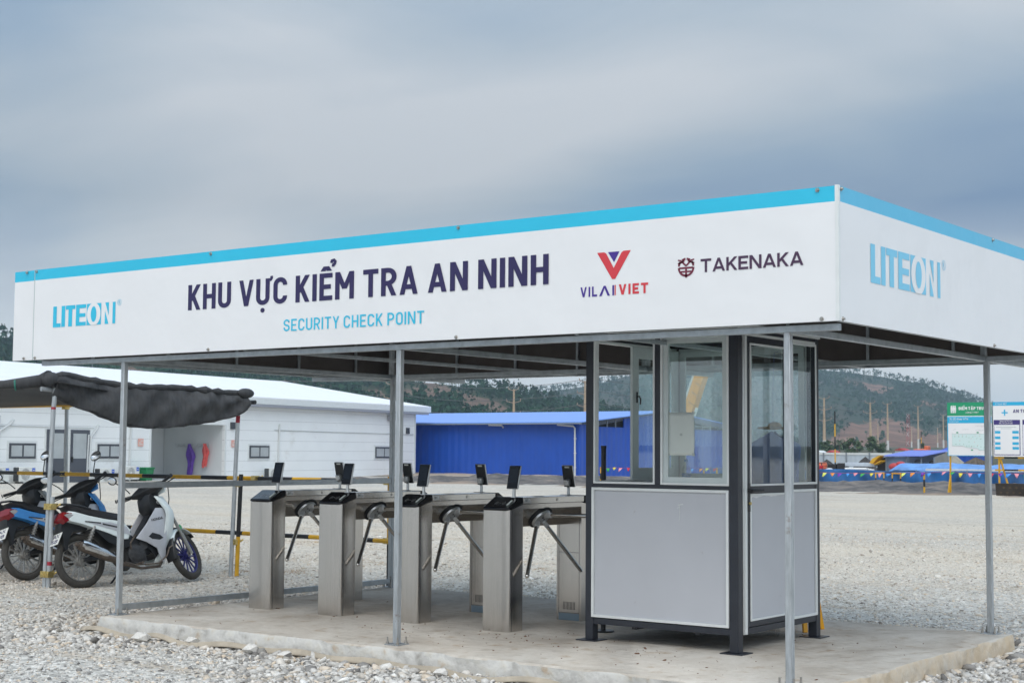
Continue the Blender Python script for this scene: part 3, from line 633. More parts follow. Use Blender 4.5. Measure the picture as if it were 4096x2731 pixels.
def thinB(a, t): return np.clip(.5+.9*np.sin(a*.9+1.2)*np.sin(t*5.5+a*.6)+.5*np.sin(a*2.3-t*9), 0, 1)
def hillmat(name, scale, bare, c1, c2):
    Hm = mat(name, (.05, .06, .03), .95, spec=.1); t = Hm.node_tree; b = bsdf(Hm)
    g = N(t, 'ShaderNodeNewGeometry'); n = N(t, 'ShaderNodeTexNoise'); n.inputs['Scale'].default_value = scale; n.inputs['Detail'].default_value = 9; n.inputs['Roughness'].default_value = .68; t.links.new(g.outputs['Position'], n.inputs['Vector'])
    c = ramp(t, n.outputs[0], [(.36, (.020, .036, .016)), (.47, c1), (.58, c2)])
    n2 = N(t, 'ShaderNodeTexNoise'); n2.inputs['Scale'].default_value = scale*4; n2.inputs['Detail'].default_value = 7; n2.inputs['Roughness'].default_value = .7; t.links.new(g.outputs['Position'], n2.inputs['Vector'])
    at = N(t, 'ShaderNodeAttribute'); at.attribute_name = 'bare_soil'
    k = ramp(t, mth(t, 'ADD', at.outputs['Fac'], mth(t, 'MULTIPLY', mth(t, 'SUBTRACT', n2.outputs[0], .5), .9)), [(.40, (0,)*3), (.58, (1,)*3)])
    sc = ramp(t, n2.outputs[0], [(.36, tuple(x*.55 for x in bare)), (.5, tuple(x*.9 for x in bare)), (.62, tuple(x*1.3 for x in bare))])
    t.links.new(mixc(t, k, c, sc), b.inputs['Base Color']); return Hm
fA, a0, a1 = hill(HA, 360, 640, 2.5, 4.5, 3); fB, b0, b1 = hill(HB, 760, 1400, 4.0, 5.0, 5)
def mkhill(f, a0_, a1_, na, nt_, msk, name, mt):
    o = struct(hillmesh(f, a0_, a1_, na, nt_), name, mt); A = np.linspace(a0_, a1_, na); T = np.linspace(-.12, 1.6, nt_); AA, TT = np.meshgrid(A, T)
    at = o.data.attributes.new('bare_soil', 'FLOAT', 'POINT'); at.data.foreach_set('value', msk(AA, TT).astype(np.float32).ravel())
mkhill(fA, a0, a1, 420, 90, bareA, 'near_hills', hillmat('near_hill_ground', .03, (.155, .105, .078), (.034, .056, .026), (.058, .062, .036)))
mkhill(fB, b0, b1, 420, 90, bareB, 'far_hill', hillmat('far_hill_ground', .010, (.20, .115, .08), (.034, .050, .030), (.066, .062, .045)))
# the wood covering the hills: one mass per hill
M['leafh'] = mat('hill_foliage', (.03, .05, .02), .8, spec=.15); island(M['leafh'], (.013, .044, .023), (.025, .066, .032)); bsdf(M['leafh']).inputs['Specular IOR Level'].default_value = .02
def wood(name, f, azr, n, hr, nq, label, msk, crest=.2, thin=None):
    V = []; F = []; k = 0
    A = rng.uniform(*azr, n); T = np.where(rng.random(n) < crest, rng.uniform(.95, 1.02, n), rng.uniform(0, .97, n)**.9)
    x, y, z = f(A, T); H = rng.uniform(*hr, n); bm_ = msk(A, T); th_ = thin(A, T) if thin else np.zeros(n)
    for i in range(n):
        if bm_[i] and rng.random() < .94: continue
        cr_ = T[i] > .94
        if not cr_ and rng.random() < th_[i]*.75: continue
        p = np.array((x[i], y[i], z[i])); h = H[i]*(1.0 if cr_ else .72); cw = h*(rng.uniform(.12, .24) if cr_ else rng.uniform(.25, .42)); ch = h*(rng.uniform(.16, .30) if cr_ else rng.uniform(.30, .42)); cz = z[i]+h-ch
        q = int(nq*1.4) if cr_ else nq
        c = rng.normal(0, .42, (q, 3))*np.array((cw, cw, ch))+np.array((x[i], y[i], cz)); s = cw*rng.uniform(.28, .55, q)
        u = rng.normal(0, 1, (q, 3)); u /= np.linalg.norm(u, axis=1)[:, None]; w = np.cross(u, rng.normal(0, 1, (q, 3))); w /= np.linalg.norm(w, axis=1)[:, None]
        for cc, uu, ww in zip(c, u*s[:, None], w*s[:, None]):
            V += [cc-uu-ww*.7, cc+uu-ww*.5, cc+uu*.8+ww, cc-uu*.6+ww]; F.append((k, k+1, k+2, k+3)); k += 4
        tr = h*.012+.03
        V += [p-(tr, 0, 1), p+(tr, 0, -1), np.array((x[i]+tr*.5, y[i], cz)), np.array((x[i]-tr*.5, y[i], cz)), p-(0, tr, 1), p+(0, tr, -1), np.array((x[i], y[i]+tr*.5, cz)), np.array((x[i], y[i]-tr*.5, cz))]
        F += [(k, k+1, k+2, k+3), (k+4, k+5, k+6, k+7)]; k += 8
    me = bpy.data.meshes.new(name); me.from_pydata([tuple(v) for v in V], [], F); me.materials.append(M['leafh'])
    o = bpy.data.objects.new(name, me); COL.objects.link(o); tag(o, label, 'wood', kind='stuff'); return o
wood('hillside_wood', fA, (22, 62), 11000, (3.2, 6.4), 10, 'dark green pine wood covering the near hills behind the white office', bareA, .07)
wood('hilltop_wood', fB, (14, 40), 17000, (3.8, 7.4), 7, 'hazy wood thinning to single trees along the crest of the far right hill', bareB, .045, thinB)

# ------------------------------------------------------------------ canopy
can = thing('canopy', 'galvanised steel canopy on square posts wearing the white security check point banner', 'canopy', (-3.3, 1.7, 0))
FX, FZ0, FZ1, FW = -7.318, 2.063, 2.827, 4.525
def post(x, y):
    p = MB(); p.box((x-.0205, y-.0205, .008), (x+.0205, y+.0205, 2.016))
    o = p.build('post', M['galvw'], can, bevel=.004)
    q = MB(); q.box((x-.06, y-.06, 0), (x+.06, y+.06, .008)); q.build('base_plate', M['galv'], o)
    for i in (-1, 1):
        for j in (-1, 1):
            q = MB(); q.tube((x+i*.045, y+j*.045, .008), (x+i*.045, y+j*.045, .055), .006, n=6); q.tube((x+i*.045, y+j*.045, .008), (x+i*.045, y+j*.045, .022), .011, n=6)
            q.build('anchor_bolt', M['bolt'], o)
for x, y in ((-.352, .083), (-3.30, .083), (-6.229, .083), (-.335, 3.363), (-6.21, 3.354)): post(x, y)
def beam(name, a, b, w=.04, h=.04): q = MB(); q.beam(a, b, w, h); return q.build(name, M['galv'], can, bevel=.003)
ZB = 2.036
beam('front_beam', (FX+.03, .083, ZB), (-.03, .083, ZB)); beam('rear_beam', (FX+.03, 3.354, ZB), (-.03, 3.354, ZB))
for x in (-.352, -3.30, -6.229): beam('cross_beam', (x, .104, ZB+.002), (x, 3.333, ZB+.002)); beam('beam_end', (x, 3.375, ZB+.002), (x, FW-.03, ZB+.002)); 
for x in (-1.8, -4.8): beam('purlin', (x, .04, 2.0735), (x, FW-.04, 2.0735), .03, .03)
for a, b in (((FX, .02, 2.078), (-.02, .02, 2.078)), ((FX, FW-.02, 2.078), (-.02, FW-.02, 2.078)), ((-.02, .04, 2.078), (-.02, FW-.04, 2.078)), ((FX+.02, .04, 2.078), (FX+.02, FW-.04, 2.078))): beam('edge_rail', a, b, .03, .03)
for a, b in (((FX, .02, 2.80), (-.02, .02, 2.80)), ((FX, FW-.02, 2.80), (-.02, FW-.02, 2.80)), ((-.02, .04, 2.80), (-.02, FW-.04, 2.80)), ((FX+.02, .04, 2.80), (FX+.02, FW-.04, 2.80))): beam('edge_rail', a, b, .03, .03)
for i in range(10):
    x = -.25-i*.76
    for y in (.02, FW-.02): beam('strut', (x, y, 2.094), (x, y, 2.784), .025, .025)
for i in range(5):
    y = .6+i*.85
    for x in (-.02, FX+.02): beam('strut', (x, y, 2.094), (x, y, 2.784), .025, .025)
for x in (-.352, -3.30, -6.229): beam('roof_post', (x, 3.354, 2.058), (x, 3.354, 2.70), .04, .04)
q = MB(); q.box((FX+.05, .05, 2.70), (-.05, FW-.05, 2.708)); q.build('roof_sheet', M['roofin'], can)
beam('side_rail', (-6.229, .104, 1.027), (-6.21, 3.333, 1.027), .03, .048); beam('side_rail', (-6.229, .104, .058), (-6.21, 3.333, .058), .03, .048)
def fascia(a, b, outm):
    q = MB(); a, b = Vector(a), Vector(b); d = (b-a).normalized(); n_ = Vector((d.y, -d.x, 0))
    for (off, mi, th) in ((.004, 0, .004), (-.002, 1, .004)):
        l = (b-a).length; c = (a+b)/2+n_*off; q.obox((c.x, c.y, (FZ0+FZ1)/2), d, n_, Z, l/2, th/2, (FZ1-FZ0)/2, mi)
    return q.build('fascia_panel', [outm, M['back']], can)
ff = fascia((FX, 0, 0), (-.012, 0, 0), M['banner']); fr_ = fascia((0, .012, 0), (0, FW, 0), M['bannerr']); fascia((0, FW+.004, 0), (FX, FW+.004, 0), M['banner']); fascia((FX, FW, 0), (FX, .012, 0), M['banner'])
q = MB(); q.obox((FX-.147, .006, 2.445), X, Y, Z, .145, .003, .382); q.build('banner_flap', M['banner'], can)
q = MB(); q.obox((FX-.0015, -.0065, 2.445), X, Y, Z, .003, .002, .382); q.build('banner_seam', M['sgr'], can)
q = MB(); q.prism([(-.014, -.008, FZ0), (.008, -.008, FZ0), (.008, .014, FZ0), (.002, .014, FZ0), (.002, -.002, FZ0), (-.014, -.002, FZ0)], (0, 0, FZ1-FZ0+.004)); q.build('corner_angle', M['trim'], can)
def screw(c, n_):
    q = MB(); c = Vector(c); n_ = Vector(n_); q.tube(c, c+n_*.004, .013, n=10); q.tube(c+n_*.004, c+n_*.014, .008, n=6); q.build('screw', M['bolt'], can)
for x, z in ((-7.295, 2.811), (-5.14, 2.809), (-2.724, 2.811), (-.12, 2.811), (-5.147, 2.077), (-2.734, 2.077), (-7.285, 2.079), (-.10, 2.077), (-7.43, 2.811), (-7.44, 2.079)): screw((x, -.006, z), -Y)
for y, z in ((.03, 2.811), (2.536, 2.812), (2.534, 2.076), (.04, 2.076)): screw((.006, y, z), X)
# --- front lettering
TY = -.006
stext('lettering', 'KHU VỰC KIỂM TRA AN NINH', M['ink'], (-5.386, TY, 2.387), X, Z, 3.405, .195, ff, .172, .56, .105, .34)
stext('lettering', 'SECURITY CHECK POINT', M['cyan'], (-4.348, TY, 2.182), X, Z, 1.336, .087, ff, .13, .55, .13, .38)
def logo(parent, org, xd, nrm, sx, sz, mc):
    q = MB(); org = Vector(org); xd = Vector(xd); nrm = Vector(nrm)
    def P(u, v, o=.002): return org+xd*(u*sx)+Z*(v*sz)+nrm*o
    H_ = .175
    def rect(u0, v0, u1, v1, mi=0, o=.002): q.flat([P(u0, v0, o), P(u1, v0, o), P(u1, v1, o), P(u0, v1, o)], mi)
    rect(0, 0, .048, H_); rect(.048, 0, .104, .032)
    rect(.112, 0, .160, H_)
    rect(.168, H_-.033, .292, H_); rect(.204, 0, .253, H_-.033)
    rect(.302, 0, .348, H_); rect(.348, 0, .432, .031); rect(.348, .071, .425, .102); rect(.348, H_-.031, .432, H_)
    rect(.442, 0, .626, H_)
    def el(cx_, rx, ry, mi, o):
        pts = []
        for k in range(40):
            a = 2*math.pi*k/40; pts.append(P(cx_+rx*math.cos(a), min(H_+.001, max(-.001, H_/2+ry*math.sin(a))), o))
        q.flat(pts, mi)
    el(.534, .086, .094, 1, .0035); el(.534, .036, .064, 0, .005)
    q.flat([P(.674, 0), P(.722, 0), P(.674, .108)]); q.flat([P(.676, H_), P(.722, H_), P(.722, .068)])
    rect(.770, 0, .805, H_)
    q.build('logo', [mc, M['white']], parent, recalc=False)
    q = MB(); c = P(.852, .168); 
    ring = []
    for k in range(24): a = 2*math.pi*k/24; ring.append((math.cos(a), math.sin(a)))
    for k in range(24):
        a, b = ring[k], ring[(k+1) % 24]
        q.flat([c+xd*a[0]*.024*sx+Z*a[1]*.024*sz, c+xd*b[0]*.024*sx+Z*b[1]*.024*sz, c+xd*b[0]*.021*sx+Z*b[1]*.021*sz, c+xd*a[0]*.021*sx+Z*a[1]*.021*sz])
    q.build('registered_mark', mc, parent, recalc=False)
    text('registered_mark', 'R', mc, P(.843, .155), xd, Z, .019*sx, .026*sz, parent, .004, off=0)
logo(ff, (-7.055, TY, 2.326), X, -Y, 1, 1, M['cyan'])
logo(fr_, (.006, .431, 2.318), Y, X, 1.37, .23/.175, M['cyan_sheen'])
q = MB(); o_ = TY-.002
def F2(u, v, o=0): return (u, o_-o, v)
q.flat([F2(-1.612, 2.560), F2(-1.501, 2.389), F2(-1.489, 2.458)], 0); q.flat([F2(-1.612, 2.560), F2(-1.489, 2.458), F2(-1.545, 2.552), F2(-1.560, 2.560)], 0)
q.flat([F2(-1.489, 2.458), F2(-1.501, 2.389), F2(-1.478, 2.389)], 0)
q.flat([F2(-1.365, 2.560), F2(-1.417, 2.560), F2(-1.432, 2.552), F2(-1.489, 2.458)], 0); q.flat([F2(-1.365, 2.560), F2(-1.489, 2.458), F2(-1.478, 2.389)], 0)
q.flat([F2(-1.531, 2.559), F2(-1.487, 2.494), F2(-1.447, 2.559)], 1)
q.build('logo', [M['red'], M['violet']], ff, recalc=False)
stext('lettering', 'VIL', M['violet'], (-1.737, TY, 2.288), X, Z, .125, .063, ff, .20, .72, .22)
q = MB(); q.flat([F2(-1.596, 2.288), F2(-1.578, 2.288), F2(-1.549, 2.351), F2(-1.563, 2.351)]); q.flat([F2(-1.516, 2.288), F2(-1.534, 2.288), F2(-1.563, 2.351, .0001), F2(-1.549, 2.351, .0001)]); q.build('lettering', M['violet'], ff, recalc=False)
for x0, x1, mm in ((-1.499, -1.486, 'violet'), (-1.482, -1.474, 'red')): q = MB(); q.flat([F2(x0, 2.288), F2(x1, 2.288), F2(x1, 2.351), F2(x0, 2.351)]); q.build('lettering', M[mm], ff, recalc=False)
stext('lettering', 'VIET', M['red'], (-1.452, TY, 2.289), X, Z, .212, .064, ff, .22, .72, .20)
stext('lettering', 'TAKENAKA', M['taken'], (-.876, TY, 2.390), X, Z, .668, .080, ff, .185, .82, .085)
q = MB(); ec = (-.975, 2.428)
def arc(a0, a1, r0, r1, n=14):
    for k in range(n):
        a, b = R(a0+(a1-a0)*k/n), R(a0+(a1-a0)*(k+1)/n)
        q.flat([F2(ec[0]+math.cos(a)*r1, ec[1]+math.sin(a)*r1), F2(ec[0]+math.cos(b)*r1, ec[1]+math.sin(b)*r1), F2(ec[0]+math.cos(b)*r0, ec[1]+math.sin(b)*r0), F2(ec[0]+math.cos(a)*r0, ec[1]+math.sin(a)*r0)])
arc(182, 358, .044, .057); arc(8, 40, .044, .057); arc(58, 86, .044, .057); arc(94, 122, .044, .057); arc(140, 172, .044, .057)
def seg(a, b, w_=.011):
    a = Vector((a[0], a[1])); b = Vector((b[0], b[1])); d = (b-a).normalized(); n_ = Vector((-d.y, d.x))*w_/2
    q.flat([F2(*(ec[0]+p.x, ec[1]+p.y)) for p in (a-n_, b-n_, b+n_, a+n_)])
seg((-.047, -.004), (.047, -.004)); seg((0, -.010), (0, -.062), .013); seg((-.036, -.026), (-.007, -.026), .010); seg((.007, -.026), (.036, -.026), .010)
seg((-.056, .022), (-.012, .040)); seg((.056, .022), (.012, .040)); seg((-.030, .036), (0, .008)); seg((.030, .036), (0, .008)); seg((-.056, .045), (-.030, .040), .009); seg((.056, .045), (.030, .040), .009)
q.build('emblem', M['maroon'], ff, recalc=False)
# ------------------------------------------------------------------ guard booth
X0, X1, Y0, Y1 = -2.448, -1.236, 1.123, 2.373
bo = thing('guard_booth', 'dark framed guard booth with grey panels and glass windows standing under the canopy', 'guard booth', ((X0+X1)/2, (Y0+Y1)/2, 0))
cw = .066
for (x, y) in ((X0, Y0), (X1-cw, Y0), (X0, Y1-cw), (X1-cw, Y1-cw)):
    q = MB(); q.box((x, y, .007), (x+cw, y+cw, 2.155)); o = q.build('corner_post', M['navy'], bo, bevel=.003)
    q = MB(); q.box((x-.05, y-.045, 0), (x+cw+.05, y+cw+.045, .007)); q.build('foot_plate', M['navy'], o)
def fr(name, a, b, mt=None, parent=None, bev=.002): q = MB(); q.box(a, b); return q.build(name, mt or M['navy'], parent or bo, bevel=bev)
e = .001
for z0, z1 in ((.118, .160), (1.074, 1.100), (2.118, 2.154)):
    fr('rail', (X0+cw, Y0+.004, z0), (X1-cw, Y0+.05, z1)); fr('rail', (X0+cw, Y1-.05, z0), (X1-cw, Y1-.004, z1)); fr('rail', (X0+.004, Y0+cw, z0), (X0+.05, Y1-cw, z1))
    if z0 != 1.074: fr('rail', (X1-.05, Y0+cw, z0), (X1-.004, Y1-cw, z1))
fr('mullion', (-1.878, Y0+.002, 1.1), (-1.832, Y0+.05, 2.118))
fr('floor', (X0+.02, Y0+.055, .15), (X1-.055, Y1-.055, .165)); 
for x in (-2.1, -1.6): fr('floor_joist', (x, Y0+.06, .095), (x+.04, Y1-.06, .149))
fr('roof', (X0-.01, Y0-.01, 2.156), (X1+.01, Y1+.01, 2.19), M['trim'])
def ringframe(name, ax, a0, a1, z0, z1, p0, p1, w, mt, parent):
    """rectangular frame in plane ax ('x' or 'y' normal), mitred strips of width w"""
    q = MB()
    def bx(u0, u1, zz0, zz1):
        if ax == 'y': q.box((u0, p0, zz0), (u1, p1, zz1))
        else: q.box((p0, u0, zz0), (p1, u1, zz1))
    bx(a0, a0+w, z0, z1); bx(a1-w, a1, z0, z1); bx(a0+w, a1-w, z0, z0+w); bx(a0+w, a1-w, z1-w, z1)
    return q.build(name, mt, parent, bevel=.0015)
def pane(name, ax, a0, a1, z0, z1, p, mt, parent, th=.005):
    q = MB()
    if ax == 'y': q.box((a0, p, z0), (a1, p+th, z1))
    else: q.box((p, a0, z0), (p+th, a1, z1))
    return q.build(name, mt, parent)
# front: lower panel, open window, glazed window
pn = pane('wall_panel', 'y', X0+cw, X1-cw, .168, 1.066, Y0+.012, M['panel'], bo, .03)
ringframe('panel_trim', 'y', -2.396, -1.306, .166, 1.073, Y0-.005, Y0+.011, .019, M['trim'], pn)
q = MB()
for (a, b, w) in (((-1.70, .965), (-1.66, .972), .006), ((-1.688, .972), (-1.684, .915), .006), ((-1.686, .92), (-1.690, .86), .004), ((-1.705, .945), (-1.688, .952), .004)):
    q.beam((a[0], Y0+.0105, a[1]), (b[0], Y0+.0105, b[1]), .002, w, up=Z)
q.build('scratch', M['trim'], pn)
w1 = ringframe('window', 'y', X0+cw, -1.878, 1.101, 2.122, Y0-.003, Y0+.045, .014, M['trim'], bo)
w2 = ringframe('window', 'y', -1.832, -1.302, 1.101, 2.122, Y0-.003, Y0+.045, .016, M['trim'], bo)
s2 = ringframe('sash', 'y', -1.815, -1.318, 1.117, 2.106, Y0+.008, Y0+.036, .038, M['sash'], w2)
pane('pane', 'y', -1.778, -1.355, 1.154, 2.069, Y0+.02, M['glass'], w2)
# right side: door and sidelight
fr('jamb', (X1-.045, 1.192, .12), (X1+.002, 1.219, 2.118), M['alu']); fr('jamb', (X1-.045, 1.2195, .12), (X1+.006, 1.247, 2.122), M['trim'])
fr('lintel_trim', (X1-.03, 1.2475, 2.112), (X1+.006, 2.306, 2.130), M['trim'])
dr = fr('door', (X1-.035, 1.250, .165), (X1+.003, 1.286, 2.108))
for nm, a, b in (('door_rail', (1.287, .165), (1.90, .205)), ('door_rail', (1.287, 1.046), (1.90, 1.102)), ('door_rail', (1.287, 2.062), (1.90, 2.108)), ('door_stile', (1.862, .206), (1.90, 1.045)), ('door_stile', (1.862, 1.103), (1.90, 2.061))):
    fr(nm, (X1-.035, a[0], a[1]), (X1+.003, b[0], b[1]), M['navy'], dr)
ringframe('door_trim', 'x', 1.284, 1.864, 1.100, 2.064, X1+.0035, X1+.012, .014, M['trim'], dr)
ringframe('door_trim', 'x', 1.284, 1.864, .203, 1.049, X1+.0035, X1+.012, .014, M['trim'], dr)
pane('pane', 'x', 1.287, 1.861, 1.103, 2.061, X1-.02, M['glassd'], dr)
dp = pane('door_panel', 'x', 1.287, 1.861, .206, 1.045, X1-.02, M['panel'], dr, .02)
q = MB()
def ragged(y0, z0, z1, w, sgn):
    n = 34
    pts = [(X1+.0015, y0, z0+(z1-z0)*i/n) for i in range(n+1)]; pts2 = [(X1+.0015, y0+sgn*w*max(.12, abs(math.sin(i*.7)+.6*math.sin(i*2.3)+.3*random.random())*.6), z0+(z1-z0)*i/n) for i in range(n+1)]
    q.add(pts+pts2, [(i, i+1, n+2+i, n+1+i) for i in range(n)])
ragged(1.298, .217, 1.035, .014, 1); ragged(1.850, .217, 1.035, .013, -1)
n = 26; pts = [(X1+.0015, 1.298+.552*i/n, 1.035) for i in range(n+1)]; p2 = [(X1+.0015, 1.298+.552*i/n, 1.035-.020*max(.08, .5+.5*math.sin(i*.45+.4)+.25*math.sin(i*1.9)*(i % 3 != 0))*(.35+.65*math.exp(-((i-8)/6)**2))) for i in range(n+1)]
q.add(pts+p2, [(i, i+1, n+2+i, n+1+i) for i in range(n)]); q.build('torn_film', M['peel'], dp, recalc=False)
q = MB(); q.path([(X1+.004, 1.262, 1.07), (X1+.045, 1.262, 1.07), (X1+.048, 1.275, 1.071), (X1+.045, 1.40, 1.068), (X1+.03, 1.41, 1.066)], .011, 8); q.box((X1+.0035, 1.252, .93), (X1+.010, 1.283, 1.12)); q.build('handle', M['black'], dr, bevel=.003)
q = MB(); q.tube((X1+.010, 1.268, .985), (X1+.022, 1.268, .985), .011); q.build('keyhole', M['clamp'], dr)
fr('mullion', (X1-.04, 1.905, .161), (X1-.002, 1.93, 2.111)); fr('rail', (X1-.05, 1.931, 1.068), (X1-.004, 2.306, 1.102))
w3 = ringframe('window', 'x', 1.929, 2.326, 1.101, 2.113, X1-.03, X1+.006, .016, M['trim'], bo); pane('pane', 'x', 1.946, 2.309, 1.118, 2.096, X1-.02, M['glassd'], w3)
p3 = pane('wall_panel', 'x', 1.931, 2.306, .168, 1.066, X1-.03, M['panel'], bo, .02); ringframe('panel_trim', 'x', 1.929, 2.322, .162, 1.068, X1-.009, X1+.005, .018, M['trim'], p3)
# left and back walls
pane('wall_panel', 'x', Y0+cw, Y1-cw, .168, 1.066, X0+.012, M['panel'], bo, .03); pane('wall_panel', 'y', X0+cw, X1-cw, .168, 1.066, Y1-.042, M['panel'], bo, .03)
w4 = ringframe('window', 'x', Y0+cw, Y1-cw, 1.101, 2.118, X0+.008, X0+.055, .018, M['trim'], bo)
ringframe('sash', 'x', 1.62, 2.29, 1.122, 2.10, X0+.060, X0+.082, .085, M['sash'], w4); pane('pane', 'x', 1.704, 2.206, 1.206, 2.016, X0+.068, M['glass'], w4)
q = MB(); q.box((X0+.083, 1.668, 1.685), (X0+.088, 1.684, 1.765)); q.path([(X0+.088, 1.676, 1.73), (X0+.105, 1.676, 1.733), (X0+.108, 1.688, 1.712), (X0+.105, 1.690, 1.672)], .006); q.build('latch', M['black'], w4)
for i, (a, b) in enumerate(((X0+cw, -1.86), (-1.815, X1-cw))):
    w5 = ringframe('window', 'y', a, b, 1.101, 2.118, Y1-.052, Y1-.006, .018, M['trim'], bo); ringframe('sash', 'y', a+.019, b-.019, 1.12, 2.099, Y1-.07, Y1-.053, .045, M['sash'], w5); pane('pane', 'y', a+.064, b-.064, 1.166, 2.054, Y1-.063, M['glass'], w5)
fr('mullion', (-1.858, Y1-.05, 1.1), (-1.817, Y1-.004, 2.118))
q = MB(); q.box((X0+.06, Y1-.2, 1.075), (X1-.07, Y1-.075, 1.099)); q.build('shelf', M['trim'], bo, bevel=.003)
# notice, bottle, hung clothes and the things beside the booth
q = MB(); q.grid(lambda u, v: (-1.781+.204*u+.004*math.sin(v*4), Y0+.0165-.003*math.sin(u*3.1)*math.sin(v*5), 1.302+.293*v), 8, 10)
o = single(q, 'notice_paper', M['paper'], 'pale blank sheet of paper taped to the glass of the booth front window', 'notice', solid=.001)
ORG[o.name] = o.location.copy()
for u in (0, 1):
    for v in (0, 1): q = MB(); x = -1.781+.204*u; z = 1.302+.293*v; q.box((x-.008 if not u else x-.014, Y0+.0125, z-.014 if v else z-.004), (x+.014 if not u else x+.008, Y0+.0135, z+.004 if v else z+.014)); q.build('tape', M['tape'], o)
q = MB(); q.box((-1.685, Y0+.0125, 1.435), (-1.667, Y0+.0135, 1.452)); q.build('tape', M['tape'], o)
t_ = thing('water_bottle', 'clear plastic bottle with a blue label on the shelf inside the booth', 'bottle', (-2.26, 2.22, 1.0991))
q = MB(); prof = [(0, 0), (.033, 0), (.034, .01), (.034, .085), (.032, .10), (.026, .12), (.013, .135), (.013, .15)]; n = 16
vs = [(-2.26+r*math.cos(2*math.pi*k/n), 2.22+r*math.sin(2*math.pi*k/n), 1.0995+z) for r, z in prof for k in range(n)]
q.add(vs, [(i*n+k, i*n+(k+1) % n, (i+1)*n+(k+1) % n, (i+1)*n+k) for i in range(len(prof)-1) for k in range(n)]); q.build('bottle_body', M['clearp'], t_)
q = MB(); q.tube((-2.26, 2.22, 1.115), (-2.26, 2.22, 1.165), .0352, n=16, caps=False); q.build('bottle_label', M['caps'], t_); q = MB(); q.tube((-2.26, 2.22, 1.25), (-2.26, 2.22, 1.268), .0155, n=12); q.build('cap', M['caps'], t_)
q = MB(); 
def jk(u, v):
    a = 2*math.pi*u; z = 1.485-.42*v; w = .06+.15*min(1, v*7)**.6+.01*math.sin(a*3+v*6); d = .03+.035*min(1, v*4)
    return (-1.52+w*math.cos(a), 2.20+d*math.sin(a)*(1+.2*math.sin(5*a+v*3)), z-(.05*abs(math.cos(a))*(1-v) if v < .5 else 0))
q.grid(jk, 40, 16); q.path([(-1.52, 2.20, 1.47), (-1.52, 2.20, 1.75), (-1.52, 2.225, 2.06), (-1.52, 2.29, 2.07)], .0015, 5)
single(q, 'work_jacket', M['jacket'], 'blue cloth garment hanging inside the booth behind the door glass', 'jacket')
q = MB(); q.ell((-1.535, 2.19, 1.505), .105, .07, .012, 20, 6); q.ell((-1.50, 2.19, 1.52), .05, .05, .03, 16, 8)
single(q, 'straw_hat', M['strw'], 'tan straw hat resting on top of the blue garment inside the booth', 'hat')
q = MB(); q.tube((-2.62, 1.62, .012), (-2.62, 1.62, 1.35), .019, n=16); q.tube((-2.62, 1.62, 1.35), (-2.62, 1.62, 1.368), .0215, n=16); q.tube((-2.62, 1.62, 0), (-2.62, 1.62, .012), .08, n=20)
single(q, 'black_post', M['black'], 'black round post with a flat cap seen through the open booth window', 'post')
st_ = thing('plastic_stool', 'orange yellow plastic stool standing behind the guard booth', 'stool', (-1.58, 2.68, 0))
q = MB(); q.box((-1.72, 2.54, .26), (-1.44, 2.82, .285)); q.build('seat', M['stool'], st_, bevel=.012)
for i in (-1, 1):
    for j in (-1, 1):
        q = MB(); q.beam((-1.58+i*.145, 2.68+j*.145, 0), (-1.58+i*.115, 2.68+j*.115, .258), .035, .03); q.build('leg', M['stool'], st_, bevel=.004)
q = MB(); cpos = [(-1.59, 2.20, .043), (-1.47, 2.16, .034)]; q.path([cpos[0], cpos[1]], [.042, .032], 18, caps=False); q.ell(cpos[1], .031, .031, .002, axes=(X.cross(Z), Z, X))
single(q, 'plastic_cup', M['clearp'], 'clear plastic cup lying on its side under the guard booth door', 'cup')

